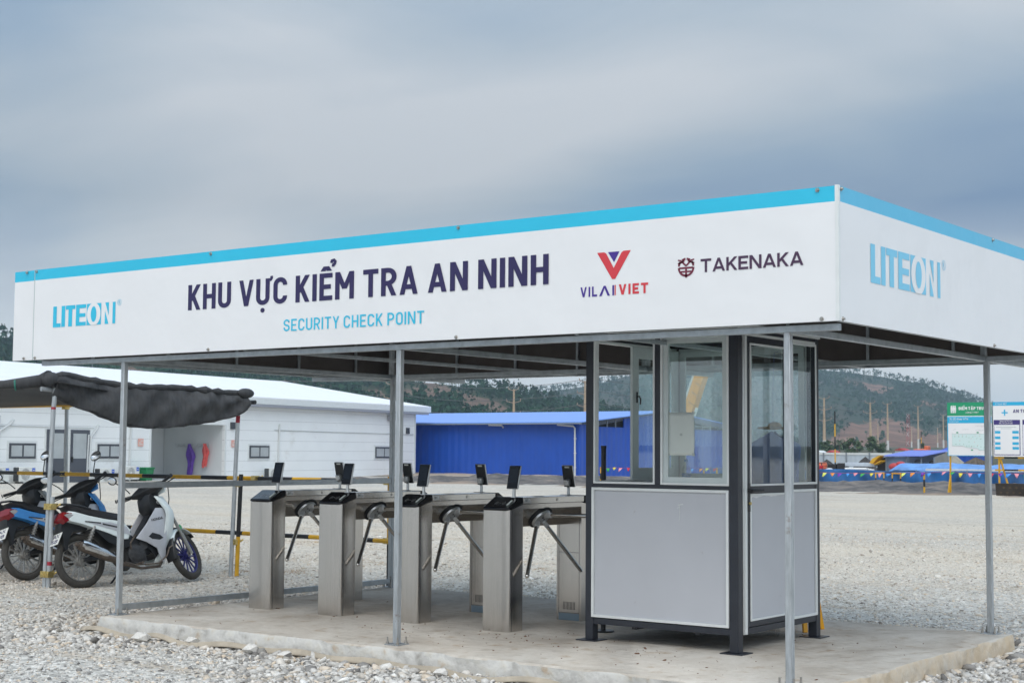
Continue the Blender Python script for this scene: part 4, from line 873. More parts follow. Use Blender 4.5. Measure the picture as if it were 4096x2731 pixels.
# ------------------------------------------------------------------ tripod turnstiles
def turnstile(label, loc):
    t = thing('turnstile', label, 'turnstile', loc, 'tripod turnstiles in a row under the canopy')
    B = lambda q, n, mt, par=None, **k: q.build(n, mt, par or t, local=True, **k)
    def ped(y0, y1, sgn, nm):
        q = MB(); s = sgn; yo = y0 if s < 0 else y1; yi = y1 if s < 0 else y0
        sec = [(-.1175, yo), (-.1175, yi), (.1175, yi), (.1175, yo-s*.035), (.1105, yo-s*.012), (.090, yo)]
        zt = [.884, .928, .928, .893, .888, .884]
        n = len(sec); vs = [(x, y, 0) for x, y in sec]+[(x, y, z) for (x, y), z in zip(sec, zt)]
        q.add(vs, [tuple(range(n)), tuple(range(n, 2*n))]+[(i, (i+1) % n, n+(i+1) % n, n+i) for i in range(n)])
        return B(q, nm, M['ss'], ang=60)
    fp = ped(-.585, -.41, -1, 'front_pedestal'); rp = ped(.37, .585, 1, 'rear_pedestal')
    q = MB(); q.box((.1105, -.5475, .002), (.1185, -.5445, .89)); B(q, 'seam', M['black'], fp)
    q = MB()
    q.box((-.095, .3692, .058), (.098, .3698, .061)); q.box((-.095, .3692, .53), (.098, .3698, .533)); q.box((.096, .3692, .05), (.099, .3698, .88)); q.box((-.097, .3692, .05), (-.094, .3698, .88)); B(q, 'door_seam', M['black'], rp)
    q = MB()
    for k in range(9): q.box((-.055+k*.0135, .3690, .085), (-.050+k*.0135, .3698, .145))
    B(q, 'vent_slots', M['black'], rp); q = MB(); q.box((-.096, .3685, .002), (.097, .3699, .056)); B(q, 'kick_plate', M['ssd'], rp)
    q = MB(); q.prism([(.1172, -.4098, .929), (.1172, -.4098, .894), (-.02, -.4098, .752), (-.1172, -.4098, .752), (-.1172, -.4098, .929)], (0, .7796, 0)); bd = B(q, 'body', M['ss'])
    q = MB(); q.box((-.119, -.404, .931), (.119, .404, .978)); ld = B(q, 'lid', M['ssp'], bevel=.003)
    q = MB(); q.tube((.119, .03, .955), (.1225, .03, .955), .011, n=14); B(q, 'lock', M['bolt'], ld); q = MB(); q.ell((0, -.05, .9785), .05, .05, .003, 20, 4); B(q, 'cover_plate', M['black'], ld)
    q = MB(); q.box((.119, -.395, .940), (.1198, -.322, .970)); sk = B(q, 'sticker', M['alu'], ld)
    text('lettering', 'ZKT', M['black'], (.1198, -.390, .946), Y, Z, .040, .018, ld, .02, off=.0006, local=True); text('lettering', 'eco', M['black'], (.1198, -.349, .946), Y, Z, .022, .007, ld, .01, off=.0006, local=True)
    for s, nm in ((-1, 'card_reader'), (1, 'card_reader')):
        q = MB(); pr = [(s*.592, .885), (s*.592, .905), (s*.585, .910), (s*.455, .980), (s*.4055, .982), (s*.4055, .930)]
        q.prism([(-.1215, y, z) for y, z in pr], (.243, 0, 0)); cr_ = B(q, nm, M['gloss'], bevel=.009, ang=50)
        q = MB(); o = Vector((0, s*.535, .9369)); d1 = X*(-s); d2 = Vector((0, -s*.13, .07)).normalized(); nn_ = Vector((0, s*.07, .13)).normalized()*.002
        for sd in (-1, 1):
            for k in range(3):
                r0, r1 = .018+.012*k, .022+.012*k
                for a in range(-4, 4):
                    a0, a1 = R(a*10), R((a+1)*10)
                    pt = lambda r, aa: o+nn_+d1*sd*r*math.cos(aa)+d2*r*math.sin(aa)*.8
                    q.flat([pt(r0, a0), pt(r1, a0), pt(r1, a1), pt(r0, a1)])
        for k in range(8): pass
        q.flat([o+nn_+d1*.006*math.cos(k*.785)+d2*.006*math.sin(k*.785) for k in range(8)]); B(q, 'card_symbol', M['alu'], cr_, recalc=False)
        q = MB(); o2 = o+d1*.078+d2*.01+nn_*.6; q.obox(o2, d1, d2, nn_.normalized(), .008, .035, .0012); B(q, 'light_strip', M['paper'], cr_)
        # face terminal on its stalk
        q = MB(); px_, py_ = -s*.055, s*.44; q.tube((px_, py_, .979), (px_, py_, 1.045), .0125, n=14); q.tube((px_, py_, .979), (px_, py_, .983), .026, n=18)
        fq = B(q, 'terminal_stalk', M['alu'])
        c = Vector((px_, py_+s*.0, 1.128)); f_ = Vector((0, s*math.cos(R(13)), math.sin(R(13)))); upv = Vector((0, -s*math.sin(R(13)), math.cos(R(13))))
        q = MB(); q.obox(c-f_*.028-upv*.045, X, f_, upv, .02, .022, .024); q.tube(c-f_*.035-upv*.045, (px_, py_, 1.04), .02, .0125, 12); B(q, 'bracket', M['alu'], fq, bevel=.004)
        q = MB(); q.obox(c, X, f_, upv, .052, .0065, .0885); tm = B(q, 'face_terminal', M['alu'], bevel=.004)
        q = MB(); q.obox(c+f_*.0072, X, f_, upv, .0495, .0012, .086); B(q, 'screen_glass', M['gloss'], tm, bevel=.001)
        q = MB(); q.obox(c-f_*.0072, X, f_, upv, .049, .0012, .085); B(q, 'rear_cover', M['black'], tm)
        q = MB(); q.obox(c-f_*.0088+upv*.074, X, f_, upv, .022, .0005, .006); B(q, 'label_sticker', M['plate'], tm)
        q = MB(); q.obox(c+f_*.0087+upv*.012, X, f_, upv, .036, .0003, .052); B(q, 'display', M['lcd'], tm)
    # tripod mechanism on the chamfered flank
    n_ = Vector((.718, 0, -.696)); tv = Vector((.696, 0, .718)); hc = Vector((.052, -.10, .826))
    q = MB(); q.tube(hc+n_*.001, hc+n_*.012, .104, n=32); hb = B(q, 'hub_ring', M['black'])
    q = MB(); q.tube(hc+n_*.012, hc+n_*.03, .086, .08, n=32); hd = B(q, 'hub', M['alu'], bevel=.003)
    q = MB()
    for k in range(3):
        a = R(90+k*120+30); p = hc+n_*.03+(tv*math.sin(a)+Y*math.cos(a))*.022; q.tube(p, p+n_*.003, .006, n=8)
    B(q, 'screw', M['black'], hd)
    per = (tv, tv*-.5+Y*.866, tv*-.5-Y*.866)
    for k, pv in enumerate(per):
        d = (n_*.707+pv*.707).normalized(); p0 = hc+n_*.038+pv*.055
        q = MB(); q.tube(p0+d*.02, p0+d*.50, .0155, n=14); q.ell(p0+d*.50, .0155, .0155, .0155, 12, 6); ar = B(q, 'barrier_arm', M['ssp'])
        q = MB(); q.obox(p0+d*.012, d, n_.cross(pv), (d.cross(n_.cross(pv))), .028, .017, .020); B(q, 'arm_joint', M['alu'], ar, bevel=.004)
    return t
M['lcd'] = mat('dark_display', (.012, .014, .02), .15, spec=.3)
xr = (-5.594, -4.798, -3.996, -3.120)
ts = turnstile('stainless tripod turnstile nearest the guard booth, right end of the row', (xr[3]-.1175, 1.702, 0))
for x, lb in ((xr[0], 'stainless tripod turnstile at the left end of the row beside the side rail'), (xr[1], 'second tripod turnstile from the left, just left of the middle canopy post'), (xr[2], 'third tripod turnstile from the left, partly behind the middle canopy post')):
    c = copy_tree(ts); c.location = (x-.1175, 1.702, 0); c['label'] = lb

# ------------------------------------------------------------------ motorbikes
def motorbike(label, loc, rz, lean, steer, paint, shieldm, rimf, ptext, rmirror=True, grp='motorbikes parked under the shade net'):
    t = thing('motorbike', label, 'motorbike', loc, grp); t.rotation_euler = (-lean, 0, rz)
    B = lambda q, n, mt, par=None, **k: q.build(n, mt, par or t, local=True, **k)
    SP = Vector((1.0, 0, .90)); SA = Vector((-.44, 0, .90)).normalized()
    ST = Matrix.Translation(SP) @ Matrix.Rotation(steer, 4, SA) @ Matrix.Translation(-SP)
    def S(): q = MB(); q.tf = ST; return q
    def SH(): q = MB(); q.tf = ST @ Matrix.Translation((-.12, 0, 0)); return q
    def wheel(nm, c, mk, rm, ns_):
        q = mk(); q.torus(c, Y, .243, .040, 44, 10, sq=.95); ty = B(q, nm, M['tyre'])
        q = mk(); q.torus(c, Y, .206, .013, 40, 8, sq=1.5); q.tube((c[0], -.045, c[2]), (c[0], .045, c[2]), .05, n=18)
        for k in range(ns_):
            a = 2*math.pi*k/ns_+.05; dx, dz = math.cos(a), math.sin(a); p = Vector((c[0]+dx*.045, 0, c[2]+dz*.045)); e_ = Vector((c[0]+dx*.198, 0, c[2]+dz*.198))
            q.beam(p, e_, .016, .011, up=Y)
        B(q, 'rim', rm, ty)
        q = mk(); q.tube((c[0], -.055, c[2]), (c[0], .055, c[2]), .033, n=16); q.tube((c[0], -.075, c[2]), (c[0], .075, c[2]), .011, n=8); B(q, 'axle', M['rim'], ty)
    wheel('rear_wheel', (0, 0, .283), MB, M['rim'], 14); wheel('front_wheel', (1.245, 0, .283), S, rimf, 14)
    # chassis, engine, exhaust
    q = MB(); q.beam((0, .085, .283), (.42, .085, .32), .03, .04); q.beam((0, -.085, .283), (.42, -.085, .32), .03, .04); B(q, 'swing_arm', M['engine'])
    q = MB(); q.xz([(.02, .35), (.40, .40), (.42, .30), (.02, .23)], .088, .115, .05); B(q, 'chain_case', M['black'])
    q = MB(); q.tube((.60, -.13, .32), (.60, .13, .32), .105, n=22); q.tube((.60, -.145, .32), (.60, -.13, .32), .07, .095, n=22); q.xz([(.45, .42), (.72, .43), (.74, .24), (.50, .22)], -.10, .10, .1); q.xz([(.70, .42), (.90, .44), (.92, .33), (.70, .29)], -.07, .07, .08); q.tube((.68, -.14, .40), (.68, -.06, .40), .05, n=14); B(q, 'engine', M['engine'])
    q = MB(); q.path([(.92, -.02, .36), (.95, -.06, .26), (.86, -.12, .17), (.62, -.15, .155), (.42, -.165, .20), (.30, -.17, .27)], .016, 8); B(q, 'exhaust_pipe', M['rust'])
    q = MB(); q.path([(.36, -.17, .235), (.22, -.175, .29), (-.06, -.185, .405), (-.10, -.187, .42)], [.030, .047, .052, .040], 14); q.tube((-.10, -.187, .42), (-.135, -.189, .434), .022, n=10); mf = B(q, 'muffler', M['rust'])
    q = MB(); q.path([(.30, -.178, .277), (.18, -.186, .325), (-.04, -.196, .415), (-.075, -.197, .43)], [.026, .052, .058, .044], 10); B(q, 'heat_shield', M['chrome'], mf)
    q = MB(); q.path([(.40, -.20, .22), (.52, -.20, .185), (.80, -.20, .19), (.92, -.19, .27), (.95, -.20, .35), (.99, -.20, .37)], .009, 6); q.tube((.58, -.13, .20), (.58, -.26, .20), .014, n=8); q.path([(.52, -.15, .36), (.50, -.18, .42), (.56, -.19, .50)], .009, 6); B(q, 'pedals', M['rust'])
    q = MB(); q.path([(.55, .12, .22), (.50, .22, .10), (.47, .30, .03)], .011, 6); B(q, 'side_stand', M['black'])
    for s in (-1, 1):
        q = MB(); a = Vector((-.02, s*.125, .32)); b = Vector((.13, s*.125, .62)); q.tube(a, b, .016, n=8); d = (b-a)/10
        for k in range(1, 9): q.torus(a+d*k, d, .022, .007, 14, 5)
        B(q, 'shock_absorber', M['rim'])
    # bodywork
    tx = lambda pl: [((.3+(p[0]-.3)*.70 if p[0] < .3 else p[0]),)+tuple(p[1:]) for p in pl]
    q = MB(); q.xz(tx([(-.44, .745), (-.30, .795), (-.05, .745), (.25, .70), (.50, .665), (.585, .56), (.55, .455), (.47, .455), (.30, .53), (.12, .575), (-.15, .645), (-.40, .69)]), -.135, .135, .12); sp_ = B(q, 'side_panel', paint)
    q = MB(); q.xz([(.05, .665), (.32, .655), (.50, .60), (.55, .51), (.44, .545), (.22, .61)], -.139, -.136, .1); q.xz([(.05, .665), (.32, .655), (.50, .60), (.55, .51), (.44, .545), (.22, .61)], .136, .139, .1); B(q, 'decal', M['psil'], sp_)
    q = MB(); q.beam((.02, -.1405, .672), (.20, -.1405, .650), .002, .012, up=Z); q.beam((.22, -.1405, .640), (.40, -.1405, .598), .002, .016, up=Z); B(q, 'decal', M['engine'], sp_)
    q = MB(); q.xz(tx([(-.34, .855), (-.10, .825), (.10, .80), (.30, .775), (.46, .745), (.515, .69), (.44, .672), (.20, .695), (-.05, .745), (-.30, .80)]), -.125, .125, .22); B(q, 'seat', M['seat'], ang=60)
    q = MB(); q.path(tx([(.02, -.125, .80), (-.15, -.13, .835), (-.36, -.09, .865), (-.42, 0, .875), (-.36, .09, .865), (-.15, .13, .835), (.02, .125, .80)]), .013, 8); B(q, 'grab_rail', M['black'])
    q = MB(); q.xz([(.10, .60), (.30, .575), (.47, .50), (.60, .49), (.78, .42), (.88, .30), (.84, .26), (.76, .36), (.60, .40), (.45, .38), (.26, .45)], -.125, .125, .05); q.xz([(.44, .665), (.60, .50), (.68, .53), (.88, .80), (1.0, .80), (.93, .56), (.74, .42), (.5, .42)], -.06, .06, .05); B(q, 'lower_fairing', M['black'])
    q = MB(); q.xz(tx([(.02, .63), (-.20, .66), (-.43, .71), (-.455, .62), (-.43, .50), (-.40, .385), (-.37, .385), (-.34, .50), (-.25, .585), (-.02, .595)]), -.075, .075, .06); B(q, 'rear_fender', M['black'])
    q = MB(); q.xz(tx([(-.475, .71), (-.41, .785), (-.27, .775), (-.235, .745), (-.30, .695), (-.42, .655)]), -.13, .13, .2); tl_ = B(q, 'tail_light', M['lensr'])
    for s in (-1, 1): q = MB(); q.xz(tx([(-.425, .745), (-.33, .765), (-.275, .742), (-.35, .705)]), s*.131, s*.136, .1); B(q, 'indicator_lens', M['lensc'], tl_)
    nx = Vector((-.88, 0, .47)).normalized(); upv = Vector((.47, 0, .88)).normalized(); pc = Vector((-.252, 0, .515))
    q = MB(); q.obox(pc, Y, nx, upv, .095, .002, .07); pl = B(q, 'number_plate', M['plate'], bevel=.001)
    for i, s_ in enumerate(ptext): text('lettering', s_, M['ink'], pc+Y*.065+upv*(.012-.062*i)+nx*.002, -Y, upv, .13, .042, pl, .02, off=.001, local=True)
    q = MB()
    def sh(u, v):
        z = .21+.71*v; xf = .965+.145*math.sin(min(1, v*1.25)*math.pi/2)-.10*max(0, v-.75)/.25; w = .085+.105*math.sin(min(1, v*1.3)*math.pi/2)-.045*max(0, v-.8)/.2; uu = 2*u-1
        return (xf-.15*abs(uu)**4.5, w*(1.1*uu-.1*uu**3), z)
    q.grid(sh, 16, 14); B(q, 'leg_shield', paint if shieldm is None else shieldm, solid=.012, ang=80)
    for s in (-1, 1):
        q = MB(); q.xz([(.58, .47), (.72, .62), (.85, .79), (.955, .79), (.972, .62), (.94, .40), (.90, .205), (.865, .22), (.82, .36), (.70, .43)], s*.164-.006, s*.164+.006, .03); ip = B(q, 'inner_panel', M['psil'])
        q = MB(); q.xz([(.73, .485), (.78, .525), (.87, .50), (.91, .465), (.86, .445), (.77, .458)], s*.1712-.001, s*.1712+.001, .05); B(q, 'air_vent', M['black'], ip)
        if s < 0: text('lettering', 'HONDA', M['engine'], (.785, -.1705, .645), Vector((.985, 0, .17)), Vector((-.17, 0, .985)), .145, .027, ip, .03, off=.002, local=True)
    q = MB(); q.xz([(.80, .79), (.79, .935), (.83, .99), (.93, .97), (1.05, .80), (.98, .70), (.86, .72)], -.12, .12, .2); ck = B(q, 'cockpit', M['black'])
    q = MB(); q.torus((.92, -.122, .86), Y, .017, .006, 16, 6); B(q, 'ignition', M['alu'], ck)
    # steered front end
    for s in (-1, 1): q = S(); q.tube((1.05, s*.075, .72), (1.245, s*.075, .283), .017, n=10); q.tube((1.15, s*.075, .50), (1.25, s*.075, .27), .023, n=10); B(q, 'fork_leg', M['rim'])
    q = S(); q.grid(lambda u, v: (1.245+math.cos(R(60+95*u))*.302, (v-.5)*.13, .283+math.sin(R(60+95*u))*.302-.018*abs(2*v-1)**2), 16, 6); fe = B(q, 'front_fender', paint, solid=.008)
    q = S(); q.grid(lambda u, v: (1.245+math.cos(R(150+48*u))*.305, (v-.5)*.125, .283+math.sin(R(150+48*u))*.305), 12, 4); B(q, 'mud_flap', M['black'], solid=.006)
    q = S(); q.grid(lambda u, v: (1.245+math.cos(R(60-14*u))*.302, (v-.5)*.10, .283+math.sin(R(60-14*u))*.302), 6, 4); B(q, 'mud_flap', M['black'], solid=.006)
    q = S(); q.obox((1.16, -.072, .56), Vector((.6, 0, .8)), Y, Vector((-.8, 0, .6)), .05, .002, .025); B(q, 'sticker', M['sgreen'], fe)
    q = SH(); tp_ = lambda y: 1-.72*min(1, max(0, (abs(y)-.06)/.155))**1.1
    q.loft([[(.955+px_*tp_(y), y, 1.0+pz_*tp_(y)) for px_, pz_ in ((-.08, -.02), (-.035, .065), (.03, .06), (.075, 0), (.065, -.07), (-.025, -.085))] for y, k in ((-.215, 1), (-.14, 1), (-.09, 1), (0, 1), (.09, 1), (.14, 1), (.215, 1))]); hc_ = B(q, 'handlebar_cowl', M['black'], bevel=.012)
    q = SH(); q.loft([[(.99, y, 1.055-abs(y)*.25), (1.045, y, 1.0-abs(y)*.1), (1.065-abs(y)*.3, y, .93), (1.01, y, .915)] for y in (-.17, -.09, 0, .09, .17)]); B(q, 'headlight_shell', paint, bevel=.008)
    q = SH(); q.ell((1.055-.02, 0, .955), .03, .085, .045, 14, 8); B(q, 'headlight', M['lensc'])
    for s in (-1, 1):
        q = SH(); q.path([(.985, s*.20, 1.0), (1.09, s*.17, .99), (1.17, s*.10, .88), (1.16, s*.05, .76)], .006, 5); B(q, 'control_cable', M['black'])
        q = SH(); q.tube((.935, s*.20, 1.0), (.875, s*.345, 1.005), .0175, n=10); q.tube((.872, s*.352, 1.005), (.868, s*.362, 1.005), .021, n=10); B(q, 'grip', M['black'])
        q = SH(); q.path([(.97, s*.20, 1.0), (.985, s*.24, 1.0), (.935, s*.36, .99)], .006, 6); B(q, 'brake_lever', M['black'])
        if s < 0 and not rmirror: continue
        q = SH(); q.path([(.93, s*.20, 1.04), (.90, s*.225, 1.10), (.865, s*.30, 1.20)], .006, 6); ms_ = B(q, 'mirror_stem', M['black'])
        q = SH(); mc = Vector((.855, s*.325, 1.235)); ax = (Vector((.9, -s*.28, .12)).normalized(),); a0_ = ax[0]; a1_ = Z.cross(a0_).normalized(); a2_ = a0_.cross(a1_); a1b = (a1_*.88+a2_*.45*s).normalized(); a2b = a0_.cross(a1b)
        q.ell(mc, .018, .068, .047, 18, 10, axes=(a0_, a1b, a2b)); mr_ = B(q, 'mirror', M['black'], ms_)
        q = SH(); q.ell(mc-a0_*.0115, .009, .062, .041, 18, 8, axes=(a0_, a1b, a2b)); B(q, 'mirror_glass', M['mirror'], ms_)
    return t
HZ = math.pi/2-.15
motorbike('white motorbike with silver leg shield and blue front rim, nearest the canopy post', (-9.354, 2.15, -.118), HZ, R(13), R(30), M['pwhite'], None, M['rimblue'], ('AX', '58'), False)
motorbike('light blue motorbike with black seat standing between the white and the grey one', (-10.572, 2.366, -.118), HZ+.16, R(15), R(30), M['pblue'], None, M['rim'], ('AX', '48'))
motorbike('grey shielded motorbike cut off by the left edge of the picture', (-11.80, 2.58, -.118), HZ+.16, R(14), R(28), M['pdark'], M['pdark'], M['rim'], ('AX', '48'))

# ------------------------------------------------------------------ shade shelter of scaffold pipes
sh_ = thing('bike_shelter', 'scaffold pipe bike shelter with sagging black shade net and yellow black rails', 'shelter', (-10.5, 3.2, -.12))
def pipe(name, segs, r=.0245):
    q = MB()
    for a, b, mi in segs: q.tube(a, b, r, n=12, mi=mi)
    return q.build(name, [M['galvw'], M['yel'], M['blk'], M['redp']], sh_)
G0 = -.14
pipe('post', [((-9.643, 1.898, G0), (-9.62, 1.93, 1.72), 0), ((-9.62, 1.93, 1.72), (-9.619, 1.931, 1.745), 3), ((-9.619, 1.931, 1.745), (-9.608, 1.946, 1.98), 0)])
pipe('post', [((-9.590, 1.905, G0), (-9.5855, 1.911, .12), 0), ((-9.5855, 1.911, .12), (-9.585, 1.912, .16), 3), ((-9.585, 1.912, .16), (-9.580, 1.92, .82), 0)])
pipe('post', [((-9.208, 4.063, G0), (-9.176, 4.098, 1.62), 0), ((-9.176, 4.098, 1.62), (-9.174, 4.10, 1.70), 3), ((-9.174, 4.10, 1.70), (-9.171, 4.104, 1.90), 0)])
pipe('post', [((-9.165, 4.115, G0), (-9.158, 4.123, .34), 1), ((-9.158, 4.123, .34), (-9.145, 4.137, 1.04), 2)])
pipe('post', [((-12.66, 4.44, G0), (-12.70, 4.44, .34), 1), ((-12.70, 4.44, .34), (-12.70, 4.44, .92), 0), ((-12.70, 4.44, .92), (-12.72, 4.44, 1.90), 0)])
pipe('post', [((-7.182, 4.44, G0), (-7.182, 4.44, .36), 2), ((-7.182, 4.44, .36), (-7.182, 4.44, 1.04), 1)])
pipe('post', [((-14.7, 1.95, G0), (-14.7, 1.95, 1.98), 0)]); pipe('post', [((-14.7, 4.44, G0), (-14.7, 4.44, 1.90), 0)])
for z, off in ((.99, .32), (.36, .05)):
    x = -15.3-off; sg_ = []; k = 0
    while x < -7.12:
        x2 = min(x+.50+.06*math.sin(k*2.1), -7.12); sg_.append(((x, 4.385, z), (x2, 4.385, z), 1+k % 2)); x = x2; k += 1
    pipe('rail', sg_)
pipe('rail', [((-15.0, 4.385, 1.872), (-12.4, 4.385, 1.872), 1), ((-12.4, 4.385, 1.872), (-9.2, 4.385, 1.862), 2)])
pipe('rail', [((-15.0, 1.90, 1.965), (-9.55, 1.90, 1.965), 2)]); pipe('rail', [((-9.66, 1.80, 1.93), (-9.22, 4.22, 1.83), 0)])
def clamp(x, y, z):
    q = MB(); q.box((x-.036, y-.036, z-.032), (x+.036, y+.036, z+.032)); q.tube((x+.02, y-.05, z), (x+.02, y+.06, z), .007, n=6); q.tube((x+.02, y+.045, z), (x+.05, y+.075, z+.03), .012, n=6); q.build('clamp', M['clamp'], sh_, bevel=.008)
for c in ((-9.632, 1.915, .72), (-9.575, 1.91, .72), (-9.640, 1.900, .03), (-9.585, 1.905, .03), (-9.15, 4.36, .99), (-9.14, 4.36, .36), (-9.18, 4.10, .28), (-12.70, 4.41, .99), (-7.182, 4.41, .985), (-7.182, 4.41, .36), (-9.17, 4.11, .93), (-12.7, 4.41, 1.85)): clamp(*c)
q = MB()
def roofnet(u, v):
    x = -9.45-5.35*u; y = 1.88+2.5*v; return (x, y, 2.0-.115*v-.10*math.sin(math.pi*v)*(.6+.4*math.sin(u*9))+.012*math.sin(u*23)*math.sin(v*9)-.02*math.sin(u*math.pi))
q.grid(roofnet, 60, 16); o = q.build('shade_net', M['net'], sh_, solid=.004)
q = MB()
def flap(u, v):
    a = Vector((-9.60, 1.90, 2.055)); b = Vector((-9.10, 4.16, 1.965)); p = a+(b-a)*u
    dropv = .17+.27*math.sin(math.pi*min(1, u*.98+.01))**.8; fold = .022*math.sin(u*17+v*4)+.016*math.sin(u*41+v*7)+.010*math.sin(u*83-v*9)+.012*math.sin(v*9+u*5)
    return (p.x+.05*math.sin(math.pi*v)+fold, p.y-.02*fold, p.z-dropv*v+.012*math.sin(u*12)-.02*math.sin(u*math.pi)+ (.03*math.exp(-((u-.06)/.05)**2) if v < .4 else 0))
q.grid(flap, 130, 18)
def hem(k, n=40):
    return [flap(i/n, 1) for i in range(n+1)]
q.path([Vector(p)+Vector((-.01, 0, .008)) for p in hem(0)], [.010+.008*math.sin(i*.9)**2 for i in range(41)], 8)
q.path([Vector(flap(i/30, 0)) for i in range(31)], [.022+.016*math.sin(i*1.3)**2+.006*math.sin(i*3.1) for i in range(31)], 8)
q.path([(-15.0, 1.885, 1.985), (-12, 1.88, 1.985), (-10.4, 1.88, 1.99), (-9.75, 1.86, 2.02), (-9.62, 1.87, 2.05)], [.045, .05, .045, .06, .075], 10)
q.ell((-9.62, 1.89, 2.03), .085, .10, .075, 14, 8); q.ell((-9.10, 4.14, 1.955), .06, .12, .055, 14, 8)
q.build('net_end_flap', M['net'], sh_, solid=.004)
q = MB(); q.path([(-9.90, 1.66, 1.965), (-9.86, 1.72, 1.985), (-9.70, 1.85, 2.02)], [.05, .055, .06], 10, caps=False); q.build('rolled_net_end', M['net'], sh_, solid=.006)
q = MB(); q.torus((-9.90, 1.66, 1.965), (-.6, -.7, -.1), .050, .010, 18, 6); q.build('net_edge', M['netg'], sh_)
# ------------------------------------------------------------------ white site office
OA = .15; R0 = Vector((-53.776, 60.039, 0)); dS = Vector((-math.sin(OA), math.cos(OA), 0)); nS = Vector((math.cos(OA), math.sin(OA), 0))
def PO(s, n, z): return R0+dS*s+nS*n+Z*z
of = thing('site_office', 'long white prefab site office with a pale metal roof and charcoal windows', 'building', tuple(PO(-15, 0, -.2)))
def obx(q, s0, s1, n0, n1, z0, z1, mi=0):
    c = PO((s0+s1)/2, (n0+n1)/2, (z0+z1)/2); q.obox(c, dS, nS, Z, abs(s1-s0)/2, abs(n1-n0)/2, (z1-z0)/2, mi)
S0, S1 = -48, 0.0
for a in ((S0, -22.73, -.16), (-17.5, S1, -.16)):
    q = MB(); obx(q, a[0], a[1], -.16, 0, -.3, 3.5); q.build('wall', M['wall'], of)
q = MB(); obx(q, -22.73, -17.5, -.158, -.002, 2.47, 3.5); q.build('wall', M['wall'], of)
q = MB(); obx(q, -22.73, -17.5, -3.95, -3.78, -.3, 3.0); obx(q, -22.90, -22.74, -3.78, -.17, -.3, 3.0); obx(q, -17.49, -17.33, -3.78, -.17, -.3, 3.0); obx(q, -22.73, -17.5, -3.77, -.17, 2.62, 2.70); obx(q, -22.73, -17.5, -3.77, -.17, -.2, -.10); q.build('porch_wall', M['wallin'], of)
for s0, s1 in ((-22.83, -22.74), (-17.49, -17.40)): q = MB(); obx(q, s0, s1, .002, .03, -.2, 2.50); q.build('corner_trim', M['trim'], of)
q = MB(); obx(q, -.12, .02, .001, .03, -.2, 3.4); q.build('corner_trim', M['trim'], of)
q = MB(); obx(q, S0, S1, -11, -10.85, -.3, 3.5); obx(q, -.18, 0, -10.85, -.17, -.3, 3.5); q.build('wall', M['wall'], of)
q = MB(); gp = [PO(-.09, .35, 3.55), PO(-.09, -10.4, 5.35), PO(-.09, -21, 3.55)]; q.prism(gp, dS*-.08); q.build('gable', M['wall'], of)
q = MB()
a = [PO(S0, .37, 3.83), PO(1.14, .37, 3.83), PO(1.14, -10.48, 5.50), PO(S0, -10.48, 5.50)]; q.prism(a, Z*.06)
a = [PO(S0, -10.482, 5.50), PO(1.14, -10.482, 5.50), PO(1.14, -21.4, 3.85), PO(S0, -21.4, 3.85)]; q.prism(a, Z*.06)
rf = q.build('roof', M['roofw'], of)
q = MB(); obx(q, S0, 1.14, .30, .372, 3.55, 3.828); obx(q, 1.10, 1.142, -10.4, .30, 3.55, 3.7); q.build('roof_edge', M['trim'], rf); q = MB(); obx(q, S0, 1.1, .0, .299, 3.53, 3.56); q.build('soffit', M['trim'], rf)
q = MB(); obx(q, S0, .9, .25, .38, 3.40, 3.53); q.build('gutter', M['gutter'], of, bevel=.02)
def owin(s0, s1, z0, z1):
    q = MB(); obx(q, s0-.1, s1+.1, .002, .025, z0-.1, z1+.1); w = q.build('window', M['trim'], of)
    q = MB(); obx(q, s0, s1, .026, .06, z0, z1); q.build('frame', M['wframe'], w)
    m_ = (s0+s1)/2; q = MB(); obx(q, s0+.09, m_-.05, .061, .068, z0+.09, z1-.09); obx(q, m_+.05, s1-.09, .061, .068, z0+.09, z1-.09); q.build('pane', M['wpane'], w)
for s0, s1 in ((-31.17, -29.75), (-26.16, -24.7), (-15.6, -14.02), (-4.28, -2.5), (-36.5, -35.1)): owin(s0, s1, .88, 1.50)
for s0, s1 in ((-29.15, -28.01), (-27.78, -26.68)):
    q = MB(); obx(q, s0-.08, s1+.08, .002, .03, -.15, 2.17); d = q.build('door', M['trim'], of)
    q = MB(); obx(q, s0, s1, .031, .07, -.14, 2.09); q.build('door_leaf', M['doorp'], d); q = MB(); obx(q, s0+.12, s1-.2, .071, .08, .88, 1.93); q.build('pane', M['wpane'], d)
    q = MB(); obx(q, s0+.03, s0+.09, .071, .13, .72, .95); q.build('handle', M['black'], d)
for s, top in ((-31.9, 3.4), (-31.75, 2.6), (-26.75, 1.9), (-24.1, 2.4), (-13.2, 2.6)):
    q = MB(); q.path([PO(s, .06, top), PO(s-.03, .06, top*.6), PO(s-.05, .06, .3)], .045, 6); q.build('conduit', M['conduit'], of)
for s, z in ((-31.1, 2.35), (-26.3, 2.2)):
    q = MB(); q.path([PO(s+.1, .06, z+.1), PO(s-.1, .06, z-.1), PO(s-.6, .06, z-.35), PO(s-.75, .06, z-.8), PO(s-.78, .06, .5)] if s < -30 else [PO(s+.15, .06, z+.1), PO(s, .06, z-.1), PO(s-.3, .06, z-.4), PO(s-.38, .06, .4)], .055, 6); q.build('conduit', M['conduit'], of)
q = MB(); q.path([PO(-34, .03, 2.22), PO(-31, .03, 2.2), PO(-26.4, .03, 2.18)], .02, 5); q.build('cable', M['conduit'], of); q = MB(); q.path([PO(-13.6, .03, 2.3), PO(-8, .03, 2.27), PO(-.2, .03, 2.25)], .02, 5); q.build('cable', M['conduit'], of)
